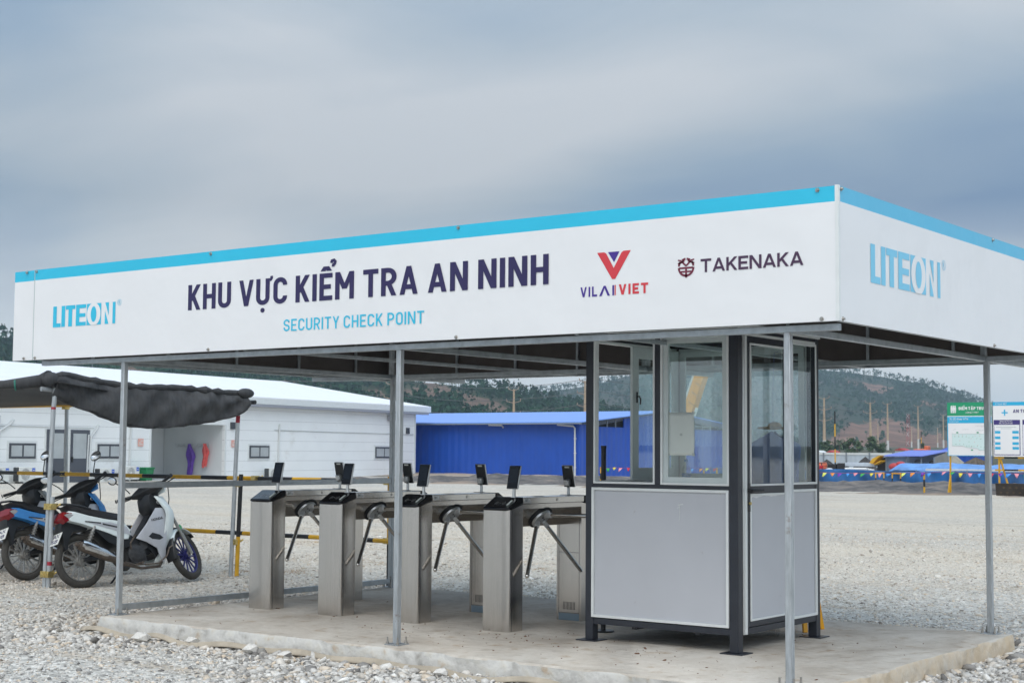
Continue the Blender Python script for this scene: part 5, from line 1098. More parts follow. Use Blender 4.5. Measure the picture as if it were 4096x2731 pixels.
q = MB(); obx(q, -3.1, -2.5, .01, .3, 3.0, 3.3); q.build('wall_lamp', M['gutter'], of, bevel=.03)
for s in (-1.05, -17.1, -22.4): q = MB(); obx(q, s, s+.28, .005, .1, 2.28, 2.62); q.build('vent_hood', M['wframe'], of)
q = MB(); obx(q, -40, 1, .03, 1.0, -.3, -.13); q.build('plinth', M['conc'], of)
q = MB(); obx(q, -17.56, -17.50, -2.95, -.95, 1.41, 1.46); hk = q.build('hook_rack', M['conduit'], of)
for k in range(8): n_ = -2.93+k*.25; q = MB(); q.path([PO(-17.57, n_, 1.58), PO(-17.62, n_+.03, 1.47), PO(-17.66, n_+.12, 1.42), PO(-17.62, n_+.21, 1.47), PO(-17.57, n_+.24, 1.58)], .02, 5); q.build('hook', M['conduit'], hk)
def coat(s, z1, z0, w, mt, nm, lb, seed):
    rr = random.Random(seed); ph = [rr.uniform(0, 6) for _ in range(4)]; q = MB()
    def f(u, v):
        a = 2*math.pi*u; z = z1+(z0-z1)*v; ww = w*(.12+.88*math.sin(min(1, v*2.0)*math.pi/2)*(.8+.2*math.sin(v*9+ph[1]))*(1-.6*max(0, v-.45)/.55)); x = ww*.5*math.cos(a)*(1+.18*math.sin(a*5+ph[0]+v*4))
        return PO(-17.68-.09*math.sin(a)*(1+.3*math.sin(a*4+ph[2])), s+x+.05*math.sin(v*5+ph[1]), z+.05*math.sin(a*3+ph[3])*v)
    q.grid(f, 36, 18); single(q, nm, mt, lb, 'raincoat', 'raincoats hung in the porch', ang=70)
coat(-1.96, 1.56, .02, .56, M['rainp'], 'raincoat', 'long purple plastic raincoat hanging from the porch hooks of the white office', 1)
coat(-1.04, 1.58, .45, .46, M['rainr'], 'raincoat', 'short coral red raincoat hanging from the porch hooks of the white office', 2)
for s, lb in ((-23.62, 'small orange notice on the white wall left of the porch'), (-17.02, 'small orange notice on the white wall right of the porch')):
    q = MB(); obx(q, s, s+.34, .035, .045, 1.42, 1.76); o = single(q, 'wall_notice', M['orange'], lb, 'notice', 'small notices on the office wall')
    ORG[o.name] = o.location.copy(); q = MB(); obx(q, s+.05, s+.29, .046, .048, 1.48, 1.52); obx(q, s+.05, s+.20, .046, .048, 1.56, 1.60); obx(q, s+.14, s+.29, .046, .048, 1.65, 1.69); q.build('print', M['plate'], o)
TH = math.pi/2+OA
def aircon(s, label, zb=-.1, big=1.0):
    p = PO(s, .40, zb); t = thing('air_conditioner', label, 'air conditioner', tuple(p), 'outdoor air conditioners along the office wall'); t.rotation_euler = (0, 0, TH)
    B = lambda q, n, mt, par=None, **k: q.build(n, mt, par or t, local=True, **k)
    w, h = .44*big, .60*big
    q = MB(); q.box((-w, -.15, .08), (w, .15, .08+h)); cs = B(q, 'casing', M['ac'], bevel=.02)
    q = MB(); q.tube((-.1, -.152, .08+h/2), (-.1, -.157, .08+h/2), .24*big, n=28); B(q, 'fan_grille', M['acg'], cs)
    q = MB(); 
    for r in (.22, .17, .12, .07): q.torus((-.1, -.160, .08+h/2), Y, r*big, .007, 28, 5)
    q.tube((-.1, -.158, .08+h/2), (-.1, -.166, .08+h/2), .05, n=14); B(q, 'grille_ring', M['ac'], cs)
    q = MB(); q.box((.24*big, -.156, .08+h-.22), (.40*big, -.151, .08+h-.05)); B(q, 'badge', M['badge'], cs)
    q = MB(); q.box((.27*big, -.158, .08+h-.15), (.37*big, -.1565, .08+h-.12)); B(q, 'badge_print', M['plate'], cs)
    q = MB(); q.box((-w-.06, -.12, .10), (-w-.005, .12, .06+h)); B(q, 'fins', M['acd'], cs)
    for x in (-.3, .3): q = MB(); q.box((x-.05, -.18, 0), (x+.05, .18, .079)); B(q, 'foot', M['acd'])
for s, z, lb in ((-32.05, -.13, 'outdoor air conditioner at the far left edge, half out of view'), (-30.65, -.13, 'outdoor air conditioner under the leftmost office window'), (-26.05, -.22, 'outdoor air conditioner between the office doors and the first canopy post'), (-24.5, -.13, 'outdoor air conditioner just left of the green bin'), (-14.2, -.29, 'outdoor air conditioner by itself right of the porch')): aircon(s, lb, z)
t = thing('wheelie_bin', 'green plastic bin with lid beside the office porch', 'bin', tuple(PO(-23.58, .5, -.14))); t.rotation_euler = (0, 0, TH)
q = MB(); q.loft([[(-k*.24, -k*.24, z), (k*.24, -k*.24, z), (k*.24, k*.24, z), (-k*.24, k*.24, z)] for z, k in ((.05, .8), (.55, 1.05))]); q.build('bin_body', M['bin'], t, local=True, bevel=.02)
q = MB(); q.box((-.28, -.28, .555), (.28, .29, .63)); q.build('lid', M['bin'], t, local=True, bevel=.02); q = MB(); q.tube((-.2, .2, .06), (.2, .2, .06), .06, n=12); q.build('wheel', M['black'], t, local=True)

# ------------------------------------------------------------------ blue warehouse
wa = thing('warehouse', 'bright blue corrugated warehouse with pale blue gabled roof', 'warehouse', (-53, 66, -.2)); bx_ = -43.52
q = MB(); q.box((-68, 61.97, -.12), (bx_-.12, 62.1, 2.86)); q.build('wall', M['bwall'], wa)
def rk(y): return 2.86+.094*(y-62) if y < 70.8 else 2.86+.094*(79.6-y)
q = MB(); q.prism([(bx_, 61.98, -.2), (bx_, 79.6, -.2), (bx_, 79.6, 2.72), (bx_, 63.4, 2.72), (bx_, 63.4, 2.86), (bx_, 61.98, 2.80)], (-.11, 0, 0)); q.build('end_wall', M['bwall2'], wa)
q = MB(); q.prism([(bx_-.02, 66.6, 2.725), (bx_-.02, 70.8, 2.725), (bx_-.02, 70.8, rk(70.8)-.06), (bx_-.02, 66.6, rk(66.6)-.06)], (-.07, 0, 0)); q.build('gable_panel', M['bwall2'], wa)
q = MB(); q.prism([(bx_-.25, 63.4, 2.70), (bx_-.25, 79.4, 2.70), (bx_-.25, 70.8, 3.60)], (-.05, 0, 0)); q.build('gable_shade', M['dark'], wa)  # dark sheet painted as the shade inside the open gable
for y in (64.0, 64.9, 65.8, 71.9, 72.9, 73.9, 74.9, 75.9, 76.9, 77.9): q = MB(); q.beam((bx_-.1, y, 2.72), (bx_-.1, y, rk(y)-.05), .06, .06); q.build('gable_strut', M['galv'], wa)
q = MB(); q.beam((bx_-.18, 71, 2.95), (bx_-.18, 78, 2.92), .05, .05); q.build('gable_strut', M['galv'], wa)
q = MB(); q.prism([(-68.5, 61.4, 2.90), (bx_+.5, 61.4, 2.90), (bx_+.5, 70.8, 3.75), (-68.5, 70.8, 3.75)], Z*.05); q.prism([(-68.5, 70.802, 3.75), (bx_+.5, 70.802, 3.75), (bx_+.5, 80.2, 2.90), (-68.5, 80.2, 2.90)], Z*.05); rf = q.build('roof', M['broof'], wa)
q = MB(); q.beam((-68.5, 61.42, 2.86), (bx_+.5, 61.42, 2.86), .05, .06); q.build('eave_trim', M['hpost'], rf)
for x in (bx_-.25,):
    q = MB(); q.path([(x-1.0, 61.6, 2.80), (x, 61.7, 2.72), (x, 61.88, 2.60), (x, 61.9, -.1)], .05, 8); 
    for z in (.4, 1.2, 2.0): q.tube((x, 61.9, z), (x, 61.9, z+.06), .075, n=8)
    q.build('downpipe', M['conduit'], wa)
q = MB(); q.path([(-49.5, 61.5, 2.8), (-48.6, 61.55, 2.78), (-48.6, 61.7, 2.66)], .05, 6); q.build('downpipe', M['conduit'], wa)
q = MB(); q.box((-68, 61.2, -.2), (bx_+.3, 61.95, -.02)); q.build('plinth', M['conc'], wa)

# ------------------------------------------------------------------ crane behind the warehouse
cr_ = thing('mobile_crane', 'orange yellow mobile crane raising its boom behind the blue warehouse', 'crane', (-57.5, 95, -.9))
def cbm(a, b, w0, w1, nm, mt): q = MB(); a, b = Vector(a), Vector(b); d = (b-a).normalized(); x = d.cross(Y).normalized(); q.loft([[p+x*w*i+Y*w*j for i, j in ((-1, -1), (1, -1), (1, 1), (-1, 1))] for p, w in ((a, w0), (b, w1))]); return q.build(nm, mt, cr_, bevel=.03)
dv = Vector((1.07, 0, 2.76)).normalized(); p0 = Vector((-55.5, 95, 4.49))
cbm(p0-dv*5.0, p0+dv*6.5, .42, .39, 'boom', M['cranep']); cbm(p0+dv*6.0, p0+dv*14, .34, .32, 'boom_section', M['cranep'])
q = MB()
for k in range(-2, 10): c = p0+dv*k*.8; q.beam(c+Vector((-.1, -.47, 0)), c+Vector((.42, -.47, -.35)), .02, .05, up=Y)
q.build('boom_rib', M['engine'], cr_)
q = MB(); q.tube(p0+Vector((-.62, -.1, .1))-dv*3, p0+Vector((-.62, -.1, .1))+dv*7, .10, n=10); q.tube(p0+Vector((.55, -.3, -.6))-dv*3, p0+Vector((.50, -.3, -.6))+dv*.9, .12, n=10); q.build('ram', M['trim'], cr_)
q = MB(); q.box((-61.5, 93.8, -.2), (-54.5, 96.2, .6)); q.box((-60, 93.9, .6), (-57.4, 96.1, 2.0)); q.build('carrier', M['cranep'], cr_, bevel=.1)
for x in (-60.8, -59.4, -56.6, -55.2):
    for y in (93.75, 96.25): q = MB(); q.torus((x, y, -.45), Y, .32, .16, 20, 8); q.tube((x, y-.1, -.45), (x, y+.1, -.45), .28, n=16); q.build('wheel', M['tyre'], cr_)

# ------------------------------------------------------------------ sign boards at the yard edge
def sxz(px_, py_): return (-16.818+(px_-330)*.002656, 3.209-(py_-205)*.002635)
sa = thing('sign_board', 'assembly point board with green header and pale escape plan on a yellow leg', 'sign board', (-16.0, 46.6, -.1), 'information boards at the edge of the yard')
sb = thing('sign_board', 'wide safety board with cyan cross and indigo framed posters on yellow legs', 'sign board', (-13.9, 46.65, -.1), 'information boards at the edge of the yard')
def rect(par, x0, y0_, x1, y1_, mt, lift, nm='print'):
    a, b = sxz(x0, y0_), sxz(x1, y1_); q = MB(); q.box((a[0], 46.6-lift, b[1]), (b[0], 46.6-lift+.0015, a[1])); return q.build(nm, mt, par)
def line(par, s, mt, x0, x1, yt, yb, bold=0.0, lift=.012): a = sxz(x0, yb); b = sxz(x1, yt); text('lettering', s, mt, (a[0], 46.6-lift, a[1]), X, Z, b[0]-a[0], b[1]-a[1], par, bold, off=0)
q = MB(); a, b = sxz(322, 205), sxz(940, 945); q.box((a[0], 46.6, b[1]), (b[0], 46.64, a[1])); pa = q.build('panel', M['white'], sa)
rect(pa, 322, 205, 940, 390, M['sgrn'], .003); rect(pa, 322, 402, 940, 492, M['scy'], .003); rect(pa, 322, 492, 333, 944, M['scy'], .003); rect(pa, 333, 937, 940, 944, M['scy'], .0045)
a_, b_ = sxz(488, 308), sxz(905, 266); stext('lettering', 'ĐIỂM TẬP TRUNG', M['white'], (a_[0], 46.6-.0065, a_[1]), X, Z, b_[0]-a_[0], b_[1]-a_[1], pa, .21, .60, .12, .34); line(pa, 'ASSEMBLY POINT', M['white'], 583, 765, 333, 355); line(pa, 'Sơ đồ thoát hiểm', M['white'], 357, 617, 418, 446, .006); line(pa, 'Escape plan', M['white'], 357, 480, 459, 474)
q = MB()
for cx_, sc in ((384, .9), (410, 1.0), (436, .9)):
    x, z = sxz(cx_, 258); q.ell((x, 46.594, z), .03*sc, .003, .033*sc, 12, 6); x2, z2 = sxz(cx_, 305); q.box((x2-.034*sc, 46.592, z2-.02), (x2+.034*sc, 46.596, z2+.095)); q.box((x2-.028*sc, 46.592, z2-.12), (x2-.003, 46.596, z2-.02)); q.box((x2+.003, 46.592, z2-.12), (x2+.028*sc, 46.596, z2-.02))
q.build('pictogram', M['white'], pa)
q = MB(); pts = [(388, 640), (935, 640), (935, 865), (765, 865), (745, 842), (580, 824), (545, 806), (388, 806)]; q.flat([(sxz(*p)[0], 46.594, sxz(*p)[1]) for p in pts]); q.build('plan_drawing', M['smap'], pa)
q = MB()
for a_, b_ in zip(pts, pts[1:]+pts[:1]): p, r_x = sxz(*a_), sxz(*b_); q.beam((p[0], 46.593, p[1]), (r_x[0], 46.593, r_x[1]), .002, .012)
for a_, b_ in (((400, 590), (450, 570)), ((530, 578), (625, 578)), ((715, 530), (870, 530)), ((715, 590), (870, 590)), ((400, 620), (380, 640))): p, r_x = sxz(*a_), sxz(*b_); q.beam((p[0], 46.593, p[1]), (r_x[0], 46.593, r_x[1]), .002, .008)
q.build('plan_line', M['sgr'], pa)
for mt_, lst in ((M['sgrn'], [(462, 622, 14), (748, 622, 14), (665, 862, 14)]+[(x, y, 5) for x, y in ((428, 680), (481, 680), (533, 680), (587, 680), (625, 692), (680, 680), (735, 705), (790, 710), (442, 782), (495, 782), (550, 780), (592, 808), (625, 805), (660, 808), (695, 810), (740, 810), (790, 818), (832, 828), (625, 748))]), (M['red'], [(x, y, 4) for x, y in ((428, 665), (481, 665), (535, 665), (590, 665), (655, 705), (710, 668), (497, 733), (702, 752), (775, 670), (848, 750), (660, 818), (745, 800), (762, 900), (806, 545))])):
    q = MB()
    for x, y, r in lst: a_, b_ = sxz(x-r, y-r*.6), sxz(x+r, y+r*.6); q.box((a_[0], 46.592, b_[1]), (b_[0], 46.5935, a_[1]))
    q.build('plan_mark', mt_, pa)
def leg(par, a, b, w=.055): q = MB(); q.beam(a, b, w, w); return q.build('leg', M['yel'], par)
leg(sa, (-16.79, 46.70, -.13), (-16.76, 46.70, 3.15)); leg(sa, (-15.30, 46.70, -.13), (-15.30, 46.70, 3.15)); leg(sa, (-16.84, 46.62, -.13), (-16.78, 46.67, .42), .06)
q = MB(); a, b = sxz(962, 205), sxz(1900, 950); q.box((a[0], 46.6, b[1]), (b[0], 46.64, a[1])); pb = q.build('panel', M['white'], sb)
rect(pb, 962, 205, 1900, 255, M['scy'], .003); line(pb, 'VILAI VIET', M['white'], 1024, 1152, 222, 244, .006)
q = MB(); a_ = [sxz(*p) for p in ((996, 222), (1003, 246), (1016, 222), (1011, 222), (1004, 237), (1001, 222))]; q.flat([(x, 46.588, z) for x, z in a_]); q.build('pictogram', M['white'], pb, recalc=False)
rect(pb, 1080, 343, 1163, 361, M['scy'], .003); rect(pb, 1112, 309, 1131, 393, M['scy'], .0045); a_, b_ = sxz(1235, 354), sxz(1492, 308); stext('lettering', 'AN TOÀN', M['sind'], (a_[0], 46.6-.0065, a_[1]), X, Z, b_[0]-a_[0], b_[1]-a_[1], pb, .18, .60, .12, .36)
for x0 in (970, 1360):
    rect(pb, x0, 450, x0+358, 930, M['sind'], .003); rect(pb, x0+6, 517, x0+348, 920, M['white'], .0045)
line(pb, 'TRANG BỊ ĐẦY ĐỦ', M['white'], 1050, 1225, 460, 478, .006); line(pb, 'BẢO HỘ LAO ĐỘNG', M['white'], 1046, 1230, 488, 506, .006)
rect(pb, 1000, 544, 1275, 552, M['sgr'], .006); rect(pb, 1066, 565, 1212, 572, M['sgr'], .006)
for y in (600, 675, 753, 817):
    for x0, x1 in ((985, 1060), (1222, 1308)): rect(pb, x0, y, x1, y+36, M['scy'], .006)
leg(sb, (-14.98, 46.70, -.13), (-14.96, 46.70, 3.15)); leg(sb, (-14.93, 46.72, 1.15), (-14.66, 46.95, -.13)); leg(sb, (-12.9, 46.70, -.13), (-12.9, 46.70, 3.15))
for z in (1.205, .765):
    q = MB(); x = -15.12; k = 0
    for ln in (.34, .5, .5, .5, .5): q.box((x, 46.66 if z < 1 else 46.645, z-.03), (x+ln-.002, 46.70, z+.03), k % 2); x += ln; k += 1
    q.build('crossbar', [M['yel'], M['blk']], sb)
q = MB(); q.obox((-13.2, 45.15, .09), X, Vector((0, .97, .2)), Vector((0, -.2, .97)), 1.38, .02, .235); o = single(q, 'chequer_plate', M['steelp'], 'dark patterned steel plate leaning below the wide safety board', 'steel plate')
ORG[o.name] = o.location.copy(); q = MB()
for i in range(12):
    for j in range(2):
        x = -14.4+i*.22+(j % 2)*.11; z = .0+j*.18; c = Vector((x, 45.15, .09))+Vector((0, -.2, .97))*(z-.09)-Vector((0, .97, .2))*.022; q.obox(c, Vector((.7, 0, .7)), Vector((0, 1, 0)), Vector((-.7, 0, .7)), .035, .003, .035)
q.build('stud', M['studm'], o)

# ------------------------------------------------------------------ pennant strings and striped posts
FC = [('yellow', (.72, .62, .06)), ('orange', (.75, .28, .05)), ('purple', (.16, .03, .38)), ('blue', (.05, .28, .72)), ('pink', (.78, .30, .36)), ('green', (.04, .36, .08)), ('lemon', (.70, .75, .14)), ('red', (.55, .03, .06))]
FM = {n_: mat(n_+'_pennant', c, .6) for n_, c in FC}
def bunting(label, pts, cols, y0_):
    t = thing('pennant_string', label, 'pennant string', (pts[0][0], y0_, pts[0][1]), 'strings of coloured pennants')
    q = MB(); q.path([(x, y0_, z+.012) for x, z in pts], .006, 5); q.build('cord', M['redm'], t)
    for k, ((x, z), cn) in enumerate(zip(pts, cols)):
        if cn is None: continue
        a = random.uniform(-.5, .5); w = random.uniform(.075, .10); h = random.uniform(.10, .16); sw = random.uniform(-.08, .05)
        q = MB(); q.flat([(x-w, y0_-.03*a, z+.008), (x+w, y0_+.03*a, z+.008), (x+sw+.01, y0_-.08+.1*a, z-h), (x+sw-.03, y0_-.06, z-h*.9)]); q.build('pennant', FM[cn], t, solid=.003, recalc=False)
pr_ = [(-21.9, .575), (-21.486, .575), (-21.16, .58), (-20.857, .574), (-20.556, .569), (-20.247, .573), (-19.928, .588), (-19.633, .572), (-19.298, .587), (-18.976, .592), (-18.625, .587), (-18.052, .615), (-17.708, .629), (-17.30, .634), (-17.10, .627), (-16.833, .652), (-16.52, .676), (-16.209, .674), (-15.92, .641), (-15.575, .638), (-15.251, .638), (-14.8, .64), (-14.5, .64), (-14.201, .644), (-13.924, .648), (-13.6, .65), (-13.2, .65)]
bunting('string of coloured pennants in front of the low blue netting on the right', pr_, [None, 'red', 'lemon', 'orange', 'purple', 'blue', 'pink', 'green', 'yellow', 'pink', 'blue', 'lemon', 'orange', 'purple', 'blue', None, 'pink', 'green', 'yellow', 'pink', 'blue', 'red', 'purple', 'blue', 'pink', 'green', None], 45.4)
pl_ = [(-32.36, .616), (-31.946, .605), (-31.622, .642), (-31.3, .624), (-30.916, .634), (-30.6, .64), (-30.282, .642), (-30.093, .644), (-29.5, .63), (-28.9, .62), (-28.241, .615), (-27.817, .646), (-27.398, .652), (-27.1, .666), (-26.745, .649), (-26.3, .64), (-25.7, .62)]
bunting('string of coloured pennants seen through the booth windows before the blue warehouse', pl_, [None, 'green', 'yellow', 'pink', 'red', 'purple', 'orange', 'lemon', 'blue', 'red', 'pink', 'blue', 'orange', 'lemon', 'red', 'purple', None], 47)
def spost(x, y, z1, label, z0=-.13):
    q = MB(); h = z1-z0
    for k in range(3): q.tube((x, y, z0+h*k/3), (x, y, z0+h*(k+1)/3), .035, n=10, mi=(0, 1, 0)[k])
    single(q, 'striped_post', [M['yel'], M['blk']], label, 'post', 'yellow black posts holding the pennants')
spost(-17.3, 45.45, .66, 'yellow and black post left of the assembly point board'); spost(-32.36, 47.05, .66, 'yellow post at the left end of the pennants seen through the booth window'); spost(-27.3, 47.05, .60, 'left of two yellow posts seen through the glazed booth window'); spost(-26.7, 47.05, .70, 'right of two yellow posts seen through the glazed booth window')
for (x, y) in ((-26.3, 62.2), (-25.45, 62.2)):
    t = thing('trestle_barrier', 'yellow black trestle barrier before the blue netting, '+('left one' if x < -26 else 'right one'), 'barrier', (x+.2, y, -.06), 'trestle barriers')
    for dx in (0, .42):
        q = MB(); q.tube((x+dx, y, -.08), (x+dx, y, .14), .03, n=8, mi=1); q.tube((x+dx, y, .14), (x+dx, y, .37), .03, n=8); q.build('leg', [M['yel'], M['blk']], t)
    q = MB(); q.tube((x-.03, y, .37), (x+.45, y, .38), .035, n=8); q.build('top_bar', M['yel'], t)

# ------------------------------------------------------------------ low blue netting and the building yard behind it
bf = thing('netting_fence', 'low blue netting fence running along the muddy strip', 'fence', (-25, 63, -.1))
def fl(u): x = -37+u*25; return x, 62.8+2.2*max(0, (-29.5-x)/7.5)
q = MB(); q.grid(lambda u, v: (fl(u)[0], fl(u)[1]+.05*math.sin(u*70+v*3)+.05*math.sin(u*170)*v, -.16+v*(.66+.035*math.sin(u*23))), 200, 8); q.build('netting', M['bnet'], bf, solid=.01)
for k in range(11): x, y = fl(k/10); q = MB(); q.tube((x, y+.05, -.2), (x, y+.05, .56), .022, n=6); q.build('stake', M['hpost'], bf)
q = MB(); q.beam((-24.2, 63.4, .56), (-12.5, 63.4, .575), .25, .10); single(q, 'concrete_beam', M['trim'], 'long pale beam lying just behind the blue netting on the right', 'beam')
YG = -1.1
def heap(x, y, w, d, ztop, label, mt, seed, skew=0):
    rr = np.random.default_rng(seed); ph = rr.uniform(0, 6, 6); q = MB()
    def f(u, v):
        a = 2*math.pi*u; r = v; k = (1-r)**.85 if r < 1 else 0
        return (x+w*r*math.cos(a)*(1+.1*math.sin(3*a+ph[0]))+skew*k, y+d*r*math.sin(a), YG-.05+(ztop-YG)*(k+.06*math.sin(9*a+ph[1]+r*12)*r*(1-r)*2+.05*math.sin(17*a+ph[2]+7*r)*r*(1-r)*2))
    q.grid(f, 48, 16); return single(q, 'soil_heap', mt, label, 'heap', 'heaps in the building yard')
heap(-35.4, 82, 2.0, 2.0, 1.18, 'dark rounded spoil heap in front of the pale hoarding left of the hut', M['dirtm'], 1); heap(-38.2, 83, 1.9, 2.0, 1.0, 'lower dark spoil heap left of the rounded one', M['dirtm'], 2, -.3)
heap(-27.5, 79.5, 3.9, 3.0, 1.2, 'large rubbly brown heap behind the blue tarpaulin under the boards', M['dirtb'], 3); heap(-31.6, 86, 3.0, 2.4, 1.6, 'smooth grey sand heap between the hut and the boards', M['sand'], 4); heap(-23.9, 80, 3.2, 3.0, 1.06, 'brown rubble heap under the wide safety board', M['dirtb'], 6)
ho = thing('hoarding_fence', 'pale grey metal hoarding fence at the back of the building yard', 'fence', (-42, 100, YG))
q = MB(); q.box((-62, 100, YG-.1), (-36.5, 100.06, 1.36)); q.build('panel', M['hoard'], ho)
q = MB(); q.box((-62, 99.96, 1.20), (-36.5, 99.99, 1.37)); q.build('top_strip', M['trim'], ho)
for k in range(14): x = -61.5+k*1.86; q = MB(); q.box((x, 99.88, YG), (x+.09, 99.95, 1.38)); q.build('fence_post', M['hpost'], ho)
hu = thing('yard_hut', 'small open hut with a blue sheet roof in the building yard', 'hut', (-31.9, 81, YG))
q = MB(); q.box((-33.2, 80.0, YG), (-31.95, 80.05, 1.14)); q.build('front_sheet', M['hutw'], hu)
q = MB(); q.prism([(-30.15, 80.0, YG), (-30.15, 82.2, YG), (-30.15, 82.2, 1.45), (-30.15, 80.0, 1.14)], (.04, 0, 0)); q.build('side_sheet', M['hutg'], hu)
q = MB(); q.box((-33.2, 82.2, YG), (-30.1, 82.25, 1.42)); q.build('back_sheet', M['hoard'], hu)
for x in (-33.22, -31.93, -31.0, -30.2): q = MB(); q.box((x, 79.93, YG), (x+.07, 79.99, 1.14)); q.build('post', M['hpost'], hu)
q = MB(); q.prism([(-33.35, 79.7, 1.15), (-30.75, 79.7, 1.17), (-30.05, 82.5, 1.52), (-32.75, 82.5, 1.50)], Z*.04); q.build('roof', M['hutr'], hu)
q = MB(); q.ell((-31.5, 80.8, .45), .35, .3, .55, 14, 10); single(q, 'cement_mixer_drum', M['hutg'], 'grey round drum standing inside the open hut', 'drum'); 
q = MB(); q.ell((-30.7, 81, .35), .30, .3, .6, 14, 10); single(q, 'tyre_stack', M['dirtm'], 'dark round bundle inside the hut beside the grey drum', 'bundle')
q = MB()
def tp(u, v):
    x = -31.75+u*14; y = 75.5+v*3.5; z = .36+.42*math.sin(math.pi*min(1, v*1.15))**.6*(1-.25*u)+.05*math.sin(u*23+v*5)+.035*math.sin(u*51-v*9); z *= min(1, u*14+.05)
    return (x+.3*v*(1-u), y, z if v < .98 else z)
q.grid(tp, 120, 14); single(q, 'tarpaulin', M['tarp'], 'rumpled blue tarpaulin draped along the yard behind the netting', 'tarpaulin', solid=.02, ang=80)
t = thing('hose_coil', 'orange coiled hose lying at the left of the yard by the white sacks', 'hose coil', (-37.25, 79, .2))
q = MB(); 
for k, (r, z) in enumerate(((.50, .30), (.47, .44), (.46, .58), (.40, .68))): q.torus((-37.25+.03*k, 79, z), Z, r, .085, 32, 8)
q.build('coil', M['orangem'], t)
for i, (x, w, z, lb) in enumerate(((-37.0, .75, .45, 'big white sack below the orange hose coil'), (-36.2, .45, .30, 'small white sack right beside the big one'), (-35.55, .42, .42, 'rounded white sack standing apart towards the yellow bucket'))):
    q = MB(); q.ell((x, 77, z-.45), w, .6, .47, 20, 10); single(q, 'sack', M['sack'], lb, 'sack', 'white sacks behind the netting')
q = MB(); q.box((-35.67, 79.5, .53), (-33.72, 80.1, .76)); single(q, 'concrete_slab', M['hoard'], 'grey concrete slab resting on dark blocks left of the hut', 'slab', bevel=.02)
for x0, x1, z1, lb in ((-36.15, -35.70, .72, 'black block at the left end of the grey slab'), (-36.75, -36.25, .66, 'black block next to the orange hose coil')):
    q = MB(); q.box((x0, 79.4, YG), (x1, 80.2, z1)); single(q, 'dark_block', M['dark'], lb, 'block', 'dark blocks in the yard', bevel=.03)
q = MB(); q.loft([[( -33.95, 79.2, .74), (-33.75, 79.2, 1.02), (-33.3, 79.2, 1.22), (-33.22, 79.2, 1.20), (-33.5, 79.2, .98), (-33.72, 79.2, .70)], [(-33.95, 80.0, .74), (-33.75, 80.0, 1.02), (-33.3, 80.0, 1.22), (-33.22, 80.0, 1.20), (-33.5, 80.0, .98), (-33.72, 80.0, .70)]]); q.loft([[(-33.7, 79.2, .62), (-33.45, 79.2, .80), (-33.22, 79.2, .92), (-33.22, 79.2, .84), (-33.5, 79.2, .70)], [(-33.7, 80, .62), (-33.45, 80, .80), (-33.22, 80, .92), (-33.22, 80, .84), (-33.5, 80, .70)]])
q.prism([(-33.85, 79.9, YG), (-33.25, 79.9, YG), (-33.25, 79.9, 1.1), (-33.7, 79.9, .9)], (0, .3, 0), 1)
single(q, 'digger_bucket', [M['yel'], M['dark']], 'yellow curved digger bucket leaning at the left side of the hut', 'bucket')
for k in range(4):
    q = MB(); q.tube((-34.3+.15*k, 76.5+k*.25, .42-.03*k), (-33.0+.05*k, 76.6+k*.25, .42-.03*k), .07, n=10); single(q, 'plastic_pipe', M['trim'], 'white plastic pipe lying in a bundle in front of the hut', 'pipe', 'white pipes in front of the hut')
q = MB(); q.ell((-32.1, 78.6, .55), .35, .3, .22, 14, 8); q.ell((-31.75, 78.7, .70), .30, .3, .17, 14, 8); single(q, 'red_bundle', M['redm'], 'red cloth bundle lying in front of the open hut', 'bundle')
q = MB(); q.beam((-22.3, 77, .42), (-20.6, 77.5, 1.0), .5, .06); single(q, 'metal_sheet', M['hoard'], 'pale metal sheet propped on the blue tarpaulin under the wide board', 'sheet')
q = MB(); q.prism([(-33.3, 118, -.5), (-29.9, 118, -.5), (-29.9, 118, 2.3), (-33.3, 118, 2.5)], (0, 4, 0)); 
q = MB(); t = thing('blue_shed', 'distant deep blue shed roof beside the assembly point board', 'shed', (-43.5, 121, -1)); 
q.box((-44.7, 119, -1), (-41.5, 123, 1.4)); q.build('wall', M['bwall'], t); q = MB(); q.prism([(-44.9, 118.8, 1.42), (-41.3, 118.8, 1.42), (-41.3, 121, 1.90), (-44.6, 121, 1.90)], Z*.06); q.build('roof', mat('deep_blue_roof', (.02, .06, .45), .4), t)
ex = thing('excavator', 'small orange excavator far behind the hut roof', 'excavator', (-45.2, 117, -.6))
q = MB(); q.box((-46.0, 116.4, 1.2), (-44.9, 117.6, 1.75)); q.build('body', M['orangem'], ex, bevel=.08); q = MB(); q.box((-45.1, 116.5, 1.2), (-44.75, 117.2, 2.0)); q.build('cab', M['orangem'], ex, bevel=.08); q = MB(); q.box((-46.1, 116.2, -.6), (-44.7, 117.8, 1.19)); q.build('tracks', M['dark'], ex, bevel=.1)
mb_ = thing('motorbike', 'small red motorbike standing at the foot of the blue netting by the booth corner', 'motorbike', (-30.3, 63.9, -.09)); mb_.rotation_euler = (0, R(0), R(-20))
for x in (-.62, .62): q = MB(); q.torus((x, 0, .27), Y, .22, .05, 24, 8); q.build('front_wheel' if x > 0 else 'rear_wheel', M['tyre'], mb_, local=True)
q = MB(); q.xz([(-.75, .62), (-.2, .62), (.1, .50), (.3, .45), (.45, .80), (.55, .78), (.50, .40), (.2, .28), (-.3, .35), (-.6, .52)], -.12, .12, .1); q.build('body', mat('red_bike_paint', (.5, .02, .03), .25), mb_, local=True)
